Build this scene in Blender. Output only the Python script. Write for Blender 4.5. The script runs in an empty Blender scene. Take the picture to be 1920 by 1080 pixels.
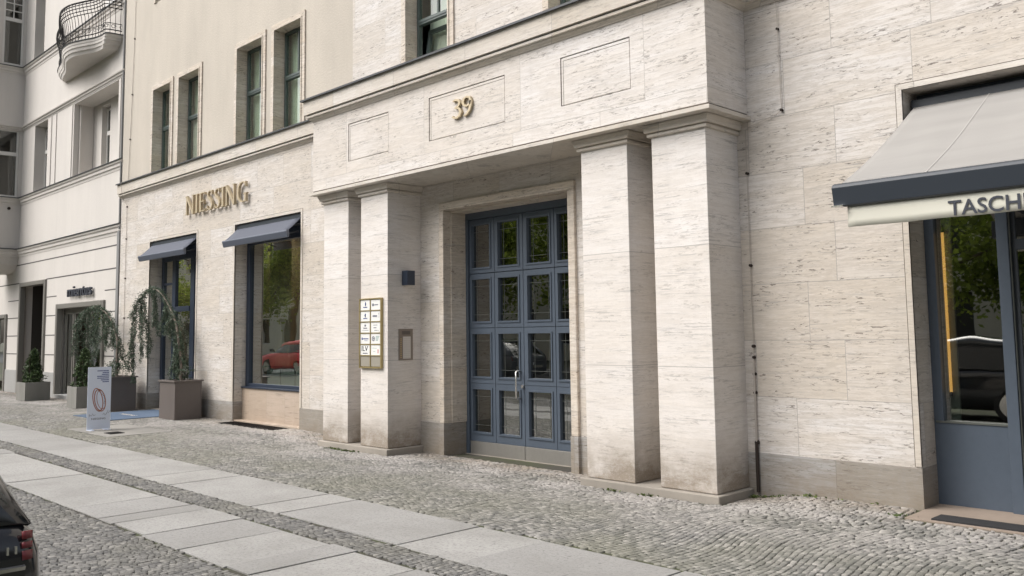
import bpy, bmesh, math, random
import numpy as np
from mathutils import Vector, Matrix
rnd = random.Random(7)
C = bpy.context.scene
COL = C.collection

# ------------------------------------------------------------------ camera, sky, sun, exposure
FPX, CX, CY, DCAM, HCAM = 1651.05, 960.0, 474.93, 8.6377, 1.7
RV = Vector((0.7013224, 0.7127171, -0.0134653)); UV = Vector((0.0735065, -0.0535166, 0.9958578)); FV = Vector((-0.7090442, 0.6994071, 0.0899217))
cam = bpy.data.objects.new('camera', bpy.data.cameras.new('camera')); COL.objects.link(cam)
m = Matrix.Identity(4)
for i in range(3):
    m[i][0] = RV[i]; m[i][1] = UV[i]; m[i][2] = -FV[i]
m[0][3], m[1][3], m[2][3] = 0, -DCAM, HCAM
cam.matrix_world = m
cam.data.sensor_width = 36; cam.data.lens = 36*FPX/1920
cam.data.shift_x = 0; cam.data.shift_y = (CY-540)/1920
cam.data.clip_end = 2000; cam.data.clip_start = 0.05
C.camera = cam
SUN_EL, SUN_AZ = math.radians(48), math.radians(212)      # azimuth measured from +Y clockwise: behind the camera, to the left
w = bpy.data.worlds.new('World'); C.world = w; w.use_nodes = True
nt = w.node_tree; bg = nt.nodes['Background']
sky = nt.nodes.new('ShaderNodeTexSky'); sky.sky_type = 'NISHITA'; sky.sun_disc = False
sky.sun_elevation = SUN_EL; sky.sun_rotation = SUN_AZ; sky.air_density = 1.0; sky.dust_density = 6.0; sky.ozone_density = 1.0
hs = nt.nodes.new('ShaderNodeHueSaturation'); hs.inputs['Saturation'].default_value = 0.45
nt.links.new(sky.outputs[0], hs.inputs['Color']); nt.links.new(hs.outputs[0], bg.inputs[0]); bg.inputs[1].default_value = 0.125
sl = bpy.data.lights.new('sun', 'SUN'); sl.energy = 2.25; sl.angle = math.radians(60); sl.color = (1, 0.975, 0.95)
so = bpy.data.objects.new('sun', sl); COL.objects.link(so)
sd = Vector((math.sin(SUN_AZ)*math.cos(SUN_EL), math.cos(SUN_AZ)*math.cos(SUN_EL), math.sin(SUN_EL)))
so.rotation_euler = sd.to_track_quat('Z', 'Y').to_euler(); so.location = (0, -20, 30)
C.view_settings.view_transform = 'Standard'; C.view_settings.look = 'None'
C.view_settings.exposure = 0.42; C.view_settings.gamma = 1

# ------------------------------------------------------------------ materials
def mat(name, col=(0.5, 0.5, 0.5), rough=0.6, metal=0.0, spec=None):
    M_ = bpy.data.materials.new(name); M_.use_nodes = True
    b = M_.node_tree.nodes['Principled BSDF']
    b.inputs['Base Color'].default_value = (*col, 1); b.inputs['Roughness'].default_value = rough; b.inputs['Metallic'].default_value = metal
    if spec is not None: b.inputs['Specular IOR Level'].default_value = spec
    return M_
class G:
    def __init__(s, m): s.m = m; s.t = m.node_tree; s.b = s.t.nodes['Principled BSDF']
    def n(s, kind, **kw):
        q = s.t.nodes.new('ShaderNode'+kind)
        for k, v in kw.items(): setattr(q, k, v)
        return q
    def l(s, a, b): s.t.links.new(a, b)
    def pos(s, scale=(1, 1, 1)):
        g = s.n('TexCoord'); mp = s.n('Mapping'); mp.inputs['Scale'].default_value = scale
        s.l(g.outputs['Object'], mp.inputs[0]); return mp.outputs[0]
    def noise(s, vec, sc, det=5, ro=0.55, dist=0):
        q = s.n('TexNoise'); q.inputs['Scale'].default_value = sc; q.inputs['Detail'].default_value = det
        q.inputs['Roughness'].default_value = ro; q.inputs['Distortion'].default_value = dist
        s.l(vec, q.inputs['Vector']); return q.outputs['Fac']
    def ramp(s, fac, stops):
        q = s.n('ValToRGB'); e = q.color_ramp.elements
        while len(e) < len(stops): e.new(0.5)
        for i, (p, c) in enumerate(stops):
            e[i].position = p; e[i].color = (*c, 1) if not isinstance(c, (int, float)) else (c, c, c, 1)
        s.l(fac, q.inputs[0]); return q.outputs[0]
    def mix(s, fac, a, b, mode='MIX'):
        q = s.n('Mix', data_type='RGBA', blend_type=mode)
        for sock, v in ((q.inputs[0], fac), (q.inputs[6], a), (q.inputs[7], b)):
            if isinstance(v, (int, float)): sock.default_value = v
            elif isinstance(v, tuple): sock.default_value = (*v, 1)
            else: s.l(v, sock)
        return q.outputs[2]
    def math(s, op, a, b=0.0, c=None):
        q = s.n('Math', operation=op)
        for i, v in enumerate((a, b) if c is None else (a, b, c)):
            if isinstance(v, (int, float)): q.inputs[i].default_value = v
            else: s.l(v, q.inputs[i])
        return q.outputs[0]
    def bump(s, h, strength=0.3, dist=0.01):
        q = s.n('Bump'); q.inputs['Strength'].default_value = strength; q.inputs['Distance'].default_value = dist
        s.l(h, q.inputs['Height']); s.l(q.outputs[0], s.b.inputs['Normal'])
    def base(s, c): s.l(c, s.b.inputs['Base Color'])

def travertine(name, col, bw=1.15, bh=0.603, zoff=0.378, vein=1.0, dark=(0.12, 0.10, 0.085), joint=0.6, tone=0.12, stain=0.5, msize=0.0035, pits=1.0, seed=0.0):
    M_ = mat(name, col, 0.72); g = G(M_); p = g.pos()
    sp = g.n('SeparateXYZ'); g.l(p, sp.inputs[0])
    xy = g.math('ADD', sp.outputs[0], sp.outputs[1]); zz = g.math('SUBTRACT', sp.outputs[2], zoff)
    cb = g.n('CombineXYZ'); g.l(g.math('ADD', xy, seed), cb.inputs[0]); g.l(zz, cb.inputs[1])
    br = g.n('TexBrick'); br.offset = 0.37; br.offset_frequency = 2; br.squash = 1.35; br.squash_frequency = 3
    br.inputs['Scale'].default_value = 1; br.inputs['Mortar Size'].default_value = msize; br.inputs['Mortar Smooth'].default_value = 0.2
    br.inputs['Brick Width'].default_value = bw; br.inputs['Row Height'].default_value = bh; br.inputs['Bias'].default_value = 0
    br.inputs['Color1'].default_value = (0, 0, 0, 1); br.inputs['Color2'].default_value = (1, 1, 1, 1); br.inputs['Mortar'].default_value = (0.5, 0.5, 0.5, 1)
    g.l(cb.outputs[0], br.inputs['Vector'])
    # per block tone
    c0 = (col[0]*(1-tone*.8), col[1]*(1-tone), col[2]*(1-tone*1.35)); c1 = (col[0]*(1+tone*.45), col[1]*(1+tone*.65), col[2]*(1+tone*.95))
    c = g.mix(br.outputs['Color'], c0, c1)
    # per block shift of the vein field
    off = g.n('CombineXYZ'); g.l(g.math('MULTIPLY', br.outputs['Color'], 9.0), off.inputs[0]); g.l(g.math('MULTIPLY', br.outputs['Color'], 5.3), off.inputs[2])
    va = g.n('VectorMath', operation='ADD'); g.l(p, va.inputs[0]); g.l(off.outputs[0], va.inputs[1])
    def strz(sx, sz, sc, det, ro=0.6, dist=0.0):
        mp = g.n('Mapping'); mp.inputs['Scale'].default_value = (sx, sx, sz); g.l(va.outputs[0], mp.inputs[0])
        return g.noise(mp.outputs[0], sc, det, ro, dist)
    big = strz(0.5, 2.2, 1.6, 4)
    v1 = strz(1.0, 11.0, 2.4, 8, 0.68, 0.6)
    v2 = strz(1.0, 8.0, 6.5, 7, 0.75, 0.4)
    c = g.mix(g.ramp(big, [(0.38, 0.0), (0.62, 0.5*vein)]), c, tuple(v*k for v, k in zip(col, (0.92, 0.86, 0.76))))
    cld = g.noise(g.pos((1, 1, 1.4)), 1.1, 5, 0.65); c = g.mix(g.ramp(cld, [(0.42, 0.0), (0.68, 0.35)]), c, tuple(v*k for v, k in zip(col, (0.78, 0.76, 0.73))))
    c = g.mix(g.ramp(v1, [(0.47, 0.0), (0.54, 0.55*vein), (0.60, 0.12), (0.66, 0.45*vein)]), c, tuple(v*k for v, k in zip(col, (0.66, 0.62, 0.56))))
    c = g.mix(g.ramp(v2, [(0.32, 0.55*vein), (0.47, 0.0)]), c, tuple(min(1, v*1.14) for v in col))
    # dark elongated pits, only in patches
    pit = strz(1.0, 5.0, 10.5, 5, 0.7, 0.6); msk = strz(0.7, 3.0, 2.1, 4)
    pf = g.math('MULTIPLY', 0.95, g.math('MULTIPLY', g.ramp(pit, [(0.580, 0.0), (0.60, 1.0)]), g.ramp(msk, [(0.45, 0.10), (0.58, 1.0)])))
    pf2 = g.math('MULTIPLY', g.math('MINIMUM', g.math('MULTIPLY', pf, 1.0*pits), 1.0), 0.9)
    c = g.mix(pf2, c, dark)
    hl = strz(1.0, 26.0, 2.2, 6, 0.7, 0.3); c = g.mix(g.math('MULTIPLY', g.ramp(hl, [(0.565, 0.0), (0.60, 0.8)]), g.ramp(msk, [(0.40, 0.15), (0.60, 0.9)])), c, tuple(v*0.52 for v in col))
    # joints
    c = g.mix(g.math('MULTIPLY', br.outputs['Fac'], joint), c, tuple(v*0.38 for v in col))
    # brown rising dirt near the ground, broken by noise; faint run-off streaks
    if stain:
        dn = g.noise(g.pos((2.2, 2.2, 3.0)), 1.0, 6, 0.7)
        h = g.n('MapRange'); h.inputs[1].default_value = 0.75; h.inputs[2].default_value = -0.05; h.inputs[3].default_value = 0; h.inputs[4].default_value = 1; g.l(sp.outputs[2], h.inputs[0])
        f = g.math('MULTIPLY', g.math('MULTIPLY', g.math('POWER', h.outputs[0], 1.6), g.ramp(dn, [(0.30, 0.25), (0.62, 1.0)])), stain); f = g.math('MINIMUM', f, 0.85)
        c = g.mix(f, c, (0.22, 0.175, 0.125))
    st = g.noise(g.pos((5, 5, 0.25)), 1.3, 5, 0.6)
    c = g.mix(g.ramp(st, [(0.55, 0.0), (0.75, 0.16)]), c, tuple(v*0.62 for v in col))
    gr = g.noise(g.pos((1, 1, 2)), 42, 4, 0.75)
    c = g.mix(g.ramp(gr, [(0.36, 0.35), (0.48, 0.0)]), c, tuple(v*0.75 for v in col))
    g.base(c)
    hgt = g.math('SUBTRACT', g.math('MULTIPLY', v2, 0.25), g.math('ADD', g.math('MULTIPLY', pf, 0.8), g.math('MULTIPLY', br.outputs['Fac'], 0.8)))
    g.bump(hgt, 0.5, 0.004)
    return M_
def rough_paint(name, col, nscale=40, var=0.12, rough=0.85, bump=0.3, streak=0.15, bd=0.004):
    M_ = mat(name, col, rough); g = G(M_)
    n1 = g.noise(g.pos(), nscale, 4, 0.6); n2 = g.noise(g.pos((1, 1, 0.35)), 0.9, 5, 0.6); n3 = g.noise(g.pos((4, 4, 0.2)), 1.2, 5, 0.6)
    c = g.mix(g.ramp(n2, [(0.3, 0.0), (0.7, 1.0)]), tuple(v*(1-var) for v in col), tuple(min(1, v*(1+var*0.5)) for v in col))
    c = g.mix(g.ramp(n3, [(0.52, 0.0), (0.78, streak)]), c, tuple(v*0.55 for v in col))
    c = g.mix(g.ramp(n1, [(0.25, 0.25), (0.55, 0.0)]), c, tuple(v*0.7 for v in col))
    g.base(c); g.bump(n1, bump, bd); return M_

M = {}
TR = (0.645, 0.608, 0.572)
M['wall'] = travertine('travertine_wall', TR, bw=1.0, vein=1.0, tone=0.17, stain=0.5)
M['upper'] = travertine('travertine_upper', (0.645, 0.615, 0.588), bw=1.4, vein=0.9, joint=0.35, stain=0)
M['pillar'] = travertine('travertine_pillar', (0.745, 0.712, 0.685), bw=40.0, bh=1.30, zoff=0.01, vein=0.5, joint=0.75, tone=0.05, stain=1.5, pits=0.35, seed=14.0)
M['entab'] = travertine('travertine_entablature', (0.70, 0.665, 0.635), bw=1.45, bh=1.02, zoff=4.26, vein=0.7, joint=0.45, tone=0.09, stain=0, pits=0.7)
M['mould'] = travertine('travertine_moulding', (0.64, 0.60, 0.55), bw=1.6, bh=5, zoff=-2, vein=0.6, joint=0.7, stain=0, pits=0.4)
M['frame'] = travertine('travertine_frame', (0.64, 0.585, 0.52), bw=6, bh=1.2, zoff=0, vein=1.2, joint=0.6, stain=0.25, dark=(0.16, 0.12, 0.09))
M['plinth'] = travertine('plinth_stone', (0.37, 0.362, 0.352), bw=1.3, bh=0.9, zoff=-0.45, vein=1.2, joint=0.6, tone=0.22, stain=0.85, dark=(0.15, 0.13, 0.11))
M['step'] = rough_paint('step_stone', (0.33, 0.30, 0.26), 30, 0.25)
M['sill'] = travertine('pink_sill_stone', (0.50, 0.41, 0.335), bw=0.52, bh=3, zoff=-1, vein=0.35, joint=0.4, stain=0.3, pits=0.1)
M['tile'] = rough_paint('worn_clinker_step', (0.29, 0.235, 0.19), 12, 0.25)
M['cover'] = rough_paint('grey_flush_slab', (0.27, 0.26, 0.24), 30, 0.2)
M['netcurtain'] = mat('pale_green_net_curtain', (0.66, 0.73, 0.63), 0.9)
M['shadowline'] = mat('painted_groove_shade', (0.13, 0.11, 0.09), 0.9)  # dark colour painted in for the shade of grooves and gaps
M['plaster'] = rough_paint('cream_plaster', (0.53, 0.485, 0.42), 26, 0.13, bump=0.9, streak=0.12, bd=0.01)
M['nplaster'] = rough_paint('grey_white_plaster', (0.615, 0.585, 0.55), 50, 0.05, bump=0.3, streak=0.12)
M['nbase'] = rough_paint('grey_base_stone', (0.36, 0.36, 0.35), 30, 0.15)
M['nframe'] = mat('weathered_frame_metal', (0.22, 0.21, 0.19), 0.5, 0.3)
M['zinc'] = mat('zinc_flashing', (0.07, 0.075, 0.08), 0.5, 0.4)
M['blue'] = rough_paint('blue_grey_door_paint', (0.078, 0.100, 0.132), 14, 0.16, rough=0.42, bump=0.05, streak=0.1)
M['darkblue'] = mat('dark_blue_metal', (0.028, 0.04, 0.065), 0.4, 0.1)
M['greyblue'] = mat('grey_awning_metal', (0.10, 0.115, 0.15), 0.45, 0.1)
M['anth'] = mat('anthracite_metal', (0.03, 0.038, 0.05), 0.45)
M['green'] = mat('green_grey_window_paint', (0.075, 0.10, 0.095), 0.4)
M['white'] = mat('white_window_paint', (0.66, 0.65, 0.62), 0.45)
M['black'] = mat('black_void', (0.012, 0.012, 0.013), 0.8)
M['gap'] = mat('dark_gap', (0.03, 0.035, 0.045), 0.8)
M['steel'] = rough_paint('brushed_kick_steel', (0.30, 0.29, 0.27), 20, 0.2, rough=0.45, bump=0.05)
M['steel'].node_tree.nodes['Principled BSDF'].inputs['Metallic'].default_value = 0.5
M['chrome'] = mat('polished_steel', (0.75, 0.74, 0.72), 0.25, 0.9)
M['brass'] = mat('brass', (0.62, 0.47, 0.22), 0.35, 0.75)
M['brassface'] = mat('brushed_brass_face', (0.50, 0.42, 0.29), 0.5, 0.35)
M['brassframe'] = mat('old_brass_frame', (0.42, 0.34, 0.17), 0.4, 0.6)
M['plaque'] = mat('white_plaque', (0.80, 0.80, 0.78), 0.3)
M['plaqueg'] = mat('blank_grey_plaque', (0.42, 0.39, 0.33), 0.35, 0.3)
M['print'] = mat('grey_print', (0.16, 0.17, 0.21), 0.6)
M['ink'] = mat('dark_print', (0.03, 0.035, 0.05), 0.6)
M['inkb'] = mat('navy_print', (0.05, 0.08, 0.25), 0.6)
M['inkg'] = mat('grey_green_print', (0.35, 0.45, 0.43), 0.6)
M['inkr'] = mat('red_print', (0.55, 0.10, 0.10), 0.6)
M['copper'] = mat('copper_print', (0.36, 0.15, 0.10), 0.6)
M['lead'] = mat('glazing_bar', (0.13, 0.14, 0.13), 0.4, 0.3)
M['planter'] = rough_paint('taupe_planter_metal', (0.135, 0.115, 0.105), 30, 0.08, rough=0.5, bump=0.05)
M['concrete'] = rough_paint('planter_concrete', (0.25, 0.245, 0.225), 25, 0.3, streak=0.4)
M['soil'] = mat('soil', (0.05, 0.035, 0.025), 0.95)
M['totem'] = mat('pale_blue_board', (0.64, 0.70, 0.82), 0.5)
M['mat'] = rough_paint('blue_grey_carpet', (0.085, 0.125, 0.19), 120, 0.1, rough=0.95, bump=0.5)
M['matdark'] = rough_paint('black_rubber_mat', (0.022, 0.022, 0.024), 120, 0.1, rough=0.9, bump=0.5)
M['iron'] = mat('wrought_iron', (0.015, 0.014, 0.015), 0.5, 0.5)
M['cable'] = mat('galvanised_cable', (0.48, 0.44, 0.40), 0.6, 0.5)
M['rust'] = mat('rusty_pipe', (0.035, 0.025, 0.02), 0.8, 0.2)
M['pipe'] = mat('grey_downpipe', (0.22, 0.22, 0.22), 0.6)
M['intercom'] = mat('bronze_intercom', (0.25, 0.215, 0.185), 0.4, 0.5)
M['paper'] = mat('intercom_labels', (0.62, 0.59, 0.55), 0.6)
M['curtain'] = rough_paint('beige_curtain', (0.52, 0.45, 0.34), 12, 0.2)
M['room'] = mat('warm_interior_wall', (0.40, 0.35, 0.28), 0.9)
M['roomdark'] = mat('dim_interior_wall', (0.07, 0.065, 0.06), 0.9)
M['officewall'] = mat('office_interior', (0.30, 0.31, 0.28), 0.9)
M['red'] = mat('red_box', (0.55, 0.05, 0.05), 0.4)
M['shelf'] = mat('dark_shelf', (0.05, 0.04, 0.035), 0.6)
M['brown'] = rough_paint('brown_wood', (0.10, 0.055, 0.035), 8, 0.2)
M['carpaint'] = mat('black_car_paint', (0.012, 0.013, 0.015), 0.15); M['carpaint'].node_tree.nodes['Principled BSDF'].inputs['Coat Weight'].default_value = 0.6
M['tint'] = mat('dark_car_glass', (0.01, 0.011, 0.012), 0.05)
M['tail'] = mat('red_tail_lamp', (0.17, 0.028, 0.033), 0.15)
M['tyre'] = mat('tyre_rubber', (0.02, 0.02, 0.02), 0.9)
M['bark'] = rough_paint('bark', (0.10, 0.075, 0.055), 30, 0.3, bump=1.0, bd=0.01)
M['cedarbark'] = rough_paint('grey_cedar_bark', (0.22, 0.18, 0.15), 40, 0.3, bump=1.0, bd=0.006)
M['asphalt'] = rough_paint('asphalt', (0.06, 0.06, 0.062), 80, 0.15)
M['facade2'] = rough_paint('ochre_facade', (0.75, 0.70, 0.58), 30, 0.08)

# awning fabric with sewn seams
M['fabric'] = mat('grey_awning_fabric', (0.315, 0.31, 0.30), 0.9); g = G(M['fabric'])
n1 = g.noise(g.pos((0.6, 3.0, 3.0)), 1.3, 4, 0.55); n2 = g.noise(g.pos(), 160, 2, 0.5)
g.base(g.mix(g.ramp(n1, [(0.35, 0.0), (0.7, 0.55)]), (0.305, 0.295, 0.28), (0.245, 0.237, 0.225))); g.bump(n2, 0.15, 0.002)
M['seam'] = mat('seam_thread', (0.36, 0.345, 0.33), 0.9)
M['valance'] = mat('ivory_valance_fabric', (0.62, 0.61, 0.53), 0.9)
M['smallawn'] = mat('slate_awning_fabric', (0.085, 0.095, 0.125), 0.8)

def leafmat(name, a, b, trl=0.0):
    M_ = mat(name, a, 0.6); g = G(M_); ge = g.n('NewGeometry')
    c = g.ramp(ge.outputs['Random Per Island'], [(0.0, a), (0.6, b), (1.0, tuple(v*1.5 for v in b))]); g.base(c)
    if trl:
        tl = g.n('BsdfTranslucent'); g.l(c, tl.inputs[0]); mx = g.n('MixShader'); mx.inputs[0].default_value = trl; out_ = M_.node_tree.nodes['Material Output']; g.l(g.b.outputs[0], mx.inputs[1]); g.l(tl.outputs[0], mx.inputs[2]); g.l(mx.outputs[0], out_.inputs[0])
    return M_
M['cedar'] = leafmat('blue_cedar_needles', (0.035, 0.058, 0.035), (0.075, 0.11, 0.07))
M['yew'] = leafmat('dark_shrub_leaves', (0.02, 0.04, 0.012), (0.05, 0.085, 0.025))
M['linden'] = leafmat('spring_tree_leaves', (0.09, 0.13, 0.02), (0.24, 0.30, 0.05), 0.6)
M['weed'] = leafmat('weed_leaves', (0.04, 0.07, 0.015), (0.09, 0.12, 0.03))

def glass(name, tint=(0.75, 0.8, 0.78), refl=1.9, base=0.24):
    M_ = bpy.data.materials.new(name); M_.use_nodes = True; t = M_.node_tree; t.nodes.remove(t.nodes['Principled BSDF'])
    o = t.nodes['Material Output']; tr = t.nodes.new('ShaderNodeBsdfTransparent'); tr.inputs[0].default_value = (*tint, 1)
    gl = t.nodes.new('ShaderNodeBsdfGlossy'); gl.inputs['Roughness'].default_value = 0.01; gl.inputs[0].default_value = (0.95, 0.97, 0.95, 1)
    fr = t.nodes.new('ShaderNodeFresnel'); fr.inputs[0].default_value = 1.55
    ma = t.nodes.new('ShaderNodeMath'); ma.operation = 'MULTIPLY_ADD'; ma.inputs[1].default_value = refl*1.8; ma.inputs[2].default_value = base; ma.use_clamp = True
    nz = t.nodes.new('ShaderNodeTexNoise'); nz.inputs['Scale'].default_value = 1.1; bp = t.nodes.new('ShaderNodeBump'); bp.inputs['Strength'].default_value = 0.05; bp.inputs['Distance'].default_value = 0.05
    tc = t.nodes.new('ShaderNodeTexCoord'); t.links.new(tc.outputs['Object'], nz.inputs['Vector'])
    t.links.new(nz.outputs[0], bp.inputs['Height']); t.links.new(bp.outputs[0], gl.inputs['Normal'])
    mx = t.nodes.new('ShaderNodeMixShader'); t.links.new(fr.outputs[0], ma.inputs[0]); gm = t.nodes.new('ShaderNodeNewGeometry'); sb = t.nodes.new('ShaderNodeMath'); sb.operation = 'SUBTRACT'; sb.inputs[0].default_value = 1.0; t.links.new(gm.outputs['Backfacing'], sb.inputs[1]); mu = t.nodes.new('ShaderNodeMath'); mu.operation = 'MULTIPLY'; t.links.new(ma.outputs[0], mu.inputs[0]); t.links.new(sb.outputs[0], mu.inputs[1]); t.links.new(mu.outputs[0], mx.inputs[0])
    t.links.new(tr.outputs[0], mx.inputs[1]); t.links.new(gl.outputs[0], mx.inputs[2]); t.links.new(mx.outputs[0], o.inputs[0]); return M_
M['glass'] = glass('window_glass')
M['upglass'] = glass('upper_window_glass', (0.9, 0.94, 0.9), 1.2, 0.10)
M['bayglass'] = glass('dark_bay_window_glass', (0.55, 0.57, 0.55), 0.7, 0.03)
M['doorglass'] = glass('door_glass', (0.6, 0.62, 0.58), 1.6, 0.16)

def emis(name, col, st):
    M_ = mat(name, col); b = M_.node_tree.nodes['Principled BSDF']; b.inputs['Emission Color'].default_value = (*col, 1); b.inputs['Emission Strength'].default_value = st; return M_
M['shoplight'] = emis('warm_shop_lamp', (1.0, 0.80, 0.55), 7.0)
M['strip'] = emis('lit_lamp_tube', (1.0, 0.50, 0.14), 0.95)

# cobbles / slabs / ground
M['cobble'] = mat('granite_mosaic_stone', (0.3, 0.29, 0.27), 0.75); g = G(M['cobble'])
ge = g.n('NewGeometry')
c = g.ramp(ge.outputs['Random Per Island'], [(0.0, (0.12, 0.12, 0.115)), (0.30, (0.185, 0.18, 0.17)), (0.62, (0.24, 0.232, 0.215)), (0.88, (0.30, 0.29, 0.27)), (1.0, (0.40, 0.38, 0.355))])
sp = g.n('SeparateXYZ'); g.l(g.pos(), sp.inputs[0])
nb = g.noise(g.pos(), 0.55, 4, 0.6); nm = g.noise(g.pos(), 3.5, 4, 0.6); nf = g.noise(g.pos(), 140, 3, 0.6)
mr = g.n('MapRange'); mr.inputs[1].default_value = -3.4; mr.inputs[2].default_value = -0.6; mr.inputs[3].default_value = 1; mr.inputs[4].default_value = 0; g.l(sp.outputs[1], mr.inputs[0])
mossf = g.math('MULTIPLY', g.ramp(nb, [(0.36, 0.0), (0.58, 0.55)]), g.math('ADD', g.math('MULTIPLY', mr.outputs[0], 0.8), 0.2))
c = g.mix(mossf, c, (0.165, 0.165, 0.11))
nw_ = g.noise(g.pos((1, 1.6, 1)), 0.8, 5, 0.65)
mr3 = g.n('MapRange'); mr3.inputs[1].default_value = -2.3; mr3.inputs[2].default_value = -0.9; mr3.inputs[3].default_value = 0; mr3.inputs[4].default_value = 1; g.l(sp.outputs[1], mr3.inputs[0])
c = g.mix(g.math('MULTIPLY', mr3.outputs[0], g.ramp(nw_, [(0.42, 0.0), (0.60, 0.65)])), c, (0.47, 0.44, 0.42))
mr2 = g.n('MapRange'); mr2.inputs[1].default_value = -0.8; mr2.inputs[2].default_value = 0.1; mr2.inputs[3].default_value = 0; mr2.inputs[4].default_value = 1; g.l(sp.outputs[1], mr2.inputs[0])
c = g.mix(g.math('MULTIPLY', mr2.outputs[0], g.ramp(nm, [(0.35, 0.1), (0.65, 0.7)])), c, (0.30, 0.235, 0.17))
c = g.mix(g.ramp(nf, [(0.3, 0.35), (0.6, 0.0)]), c, (0.12, 0.115, 0.11))
g.base(c); g.bump(nf, 0.2, 0.002)
M['cobbledark'] = mat('grey_worn_setts', (0.2, 0.2, 0.19), 0.75); g = G(M['cobbledark']); ge = g.n('NewGeometry')
c = g.ramp(ge.outputs['Random Per Island'], [(0.0, (0.10, 0.10, 0.098)), (0.4, (0.155, 0.152, 0.145)), (0.85, (0.21, 0.205, 0.193)), (1.0, (0.29, 0.28, 0.26))])
nb = g.noise(g.pos(), 0.9, 4, 0.6); nf = g.noise(g.pos(), 120, 3, 0.6)
c = g.mix(g.ramp(nb, [(0.45, 0.0), (0.65, 0.4)]), c, (0.15, 0.145, 0.105)); c = g.mix(g.ramp(nf, [(0.3, 0.35), (0.6, 0.0)]), c, (0.09, 0.085, 0.08)); g.base(c); g.bump(nf, 0.2, 0.002)
M['joint'] = mat('mossy_joint_sand', (0.06, 0.055, 0.045), 0.95); g = G(M['joint'])
n1 = g.noise(g.pos(), 0.7, 4, 0.6); n2 = g.noise(g.pos(), 25, 4, 0.6)
c = g.mix(g.ramp(n1, [(0.42, 0.0), (0.6, 1.0)]), (0.055, 0.05, 0.042), (0.06, 0.07, 0.028)); c = g.mix(g.ramp(n2, [(0.35, 0.5), (0.6, 0.0)]), c, (0.05, 0.045, 0.035)); g.base(c)
M['slab'] = mat('granite_paving_slab', (0.40, 0.395, 0.38), 0.7); g = G(M['slab']); ge = g.n('NewGeometry')
c = g.ramp(ge.outputs['Random Per Island'], [(0.0, (0.29, 0.285, 0.275)), (0.5, (0.345, 0.34, 0.328)), (1.0, (0.395, 0.388, 0.37))])
n1 = g.noise(g.pos(), 1.1, 5, 0.65); n2 = g.noise(g.pos(), 34, 6, 0.8); n3 = g.noise(g.pos((1, 1, 1)), 260, 2, 0.5); n4 = g.noise(g.pos((1.5, 9, 1)), 3, 5, 0.6)
c = g.mix(g.ramp(n1, [(0.36, 0.55), (0.58, 0.0)]), c, (0.22, 0.215, 0.20)); c = g.mix(g.ramp(n2, [(0.38, 0.85), (0.50, 0.0)]), c, (0.19, 0.185, 0.18))
n5 = g.noise(g.pos((3, 1, 1)), 9, 3, 0.5); c = g.mix(g.ramp(n5, [(0.70, 0.0), (0.73, 0.8)]), c, (0.10, 0.10, 0.10))
c = g.mix(g.ramp(n3, [(0.30, 0.55), (0.45, 0.0)]), c, (0.14, 0.14, 0.14)); c = g.mix(g.ramp(n4, [(0.58, 0.0), (0.75, 0.25)]), c, (0.30, 0.28, 0.24)); g.base(c); g.bump(n2, 0.35, 0.004)

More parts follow.
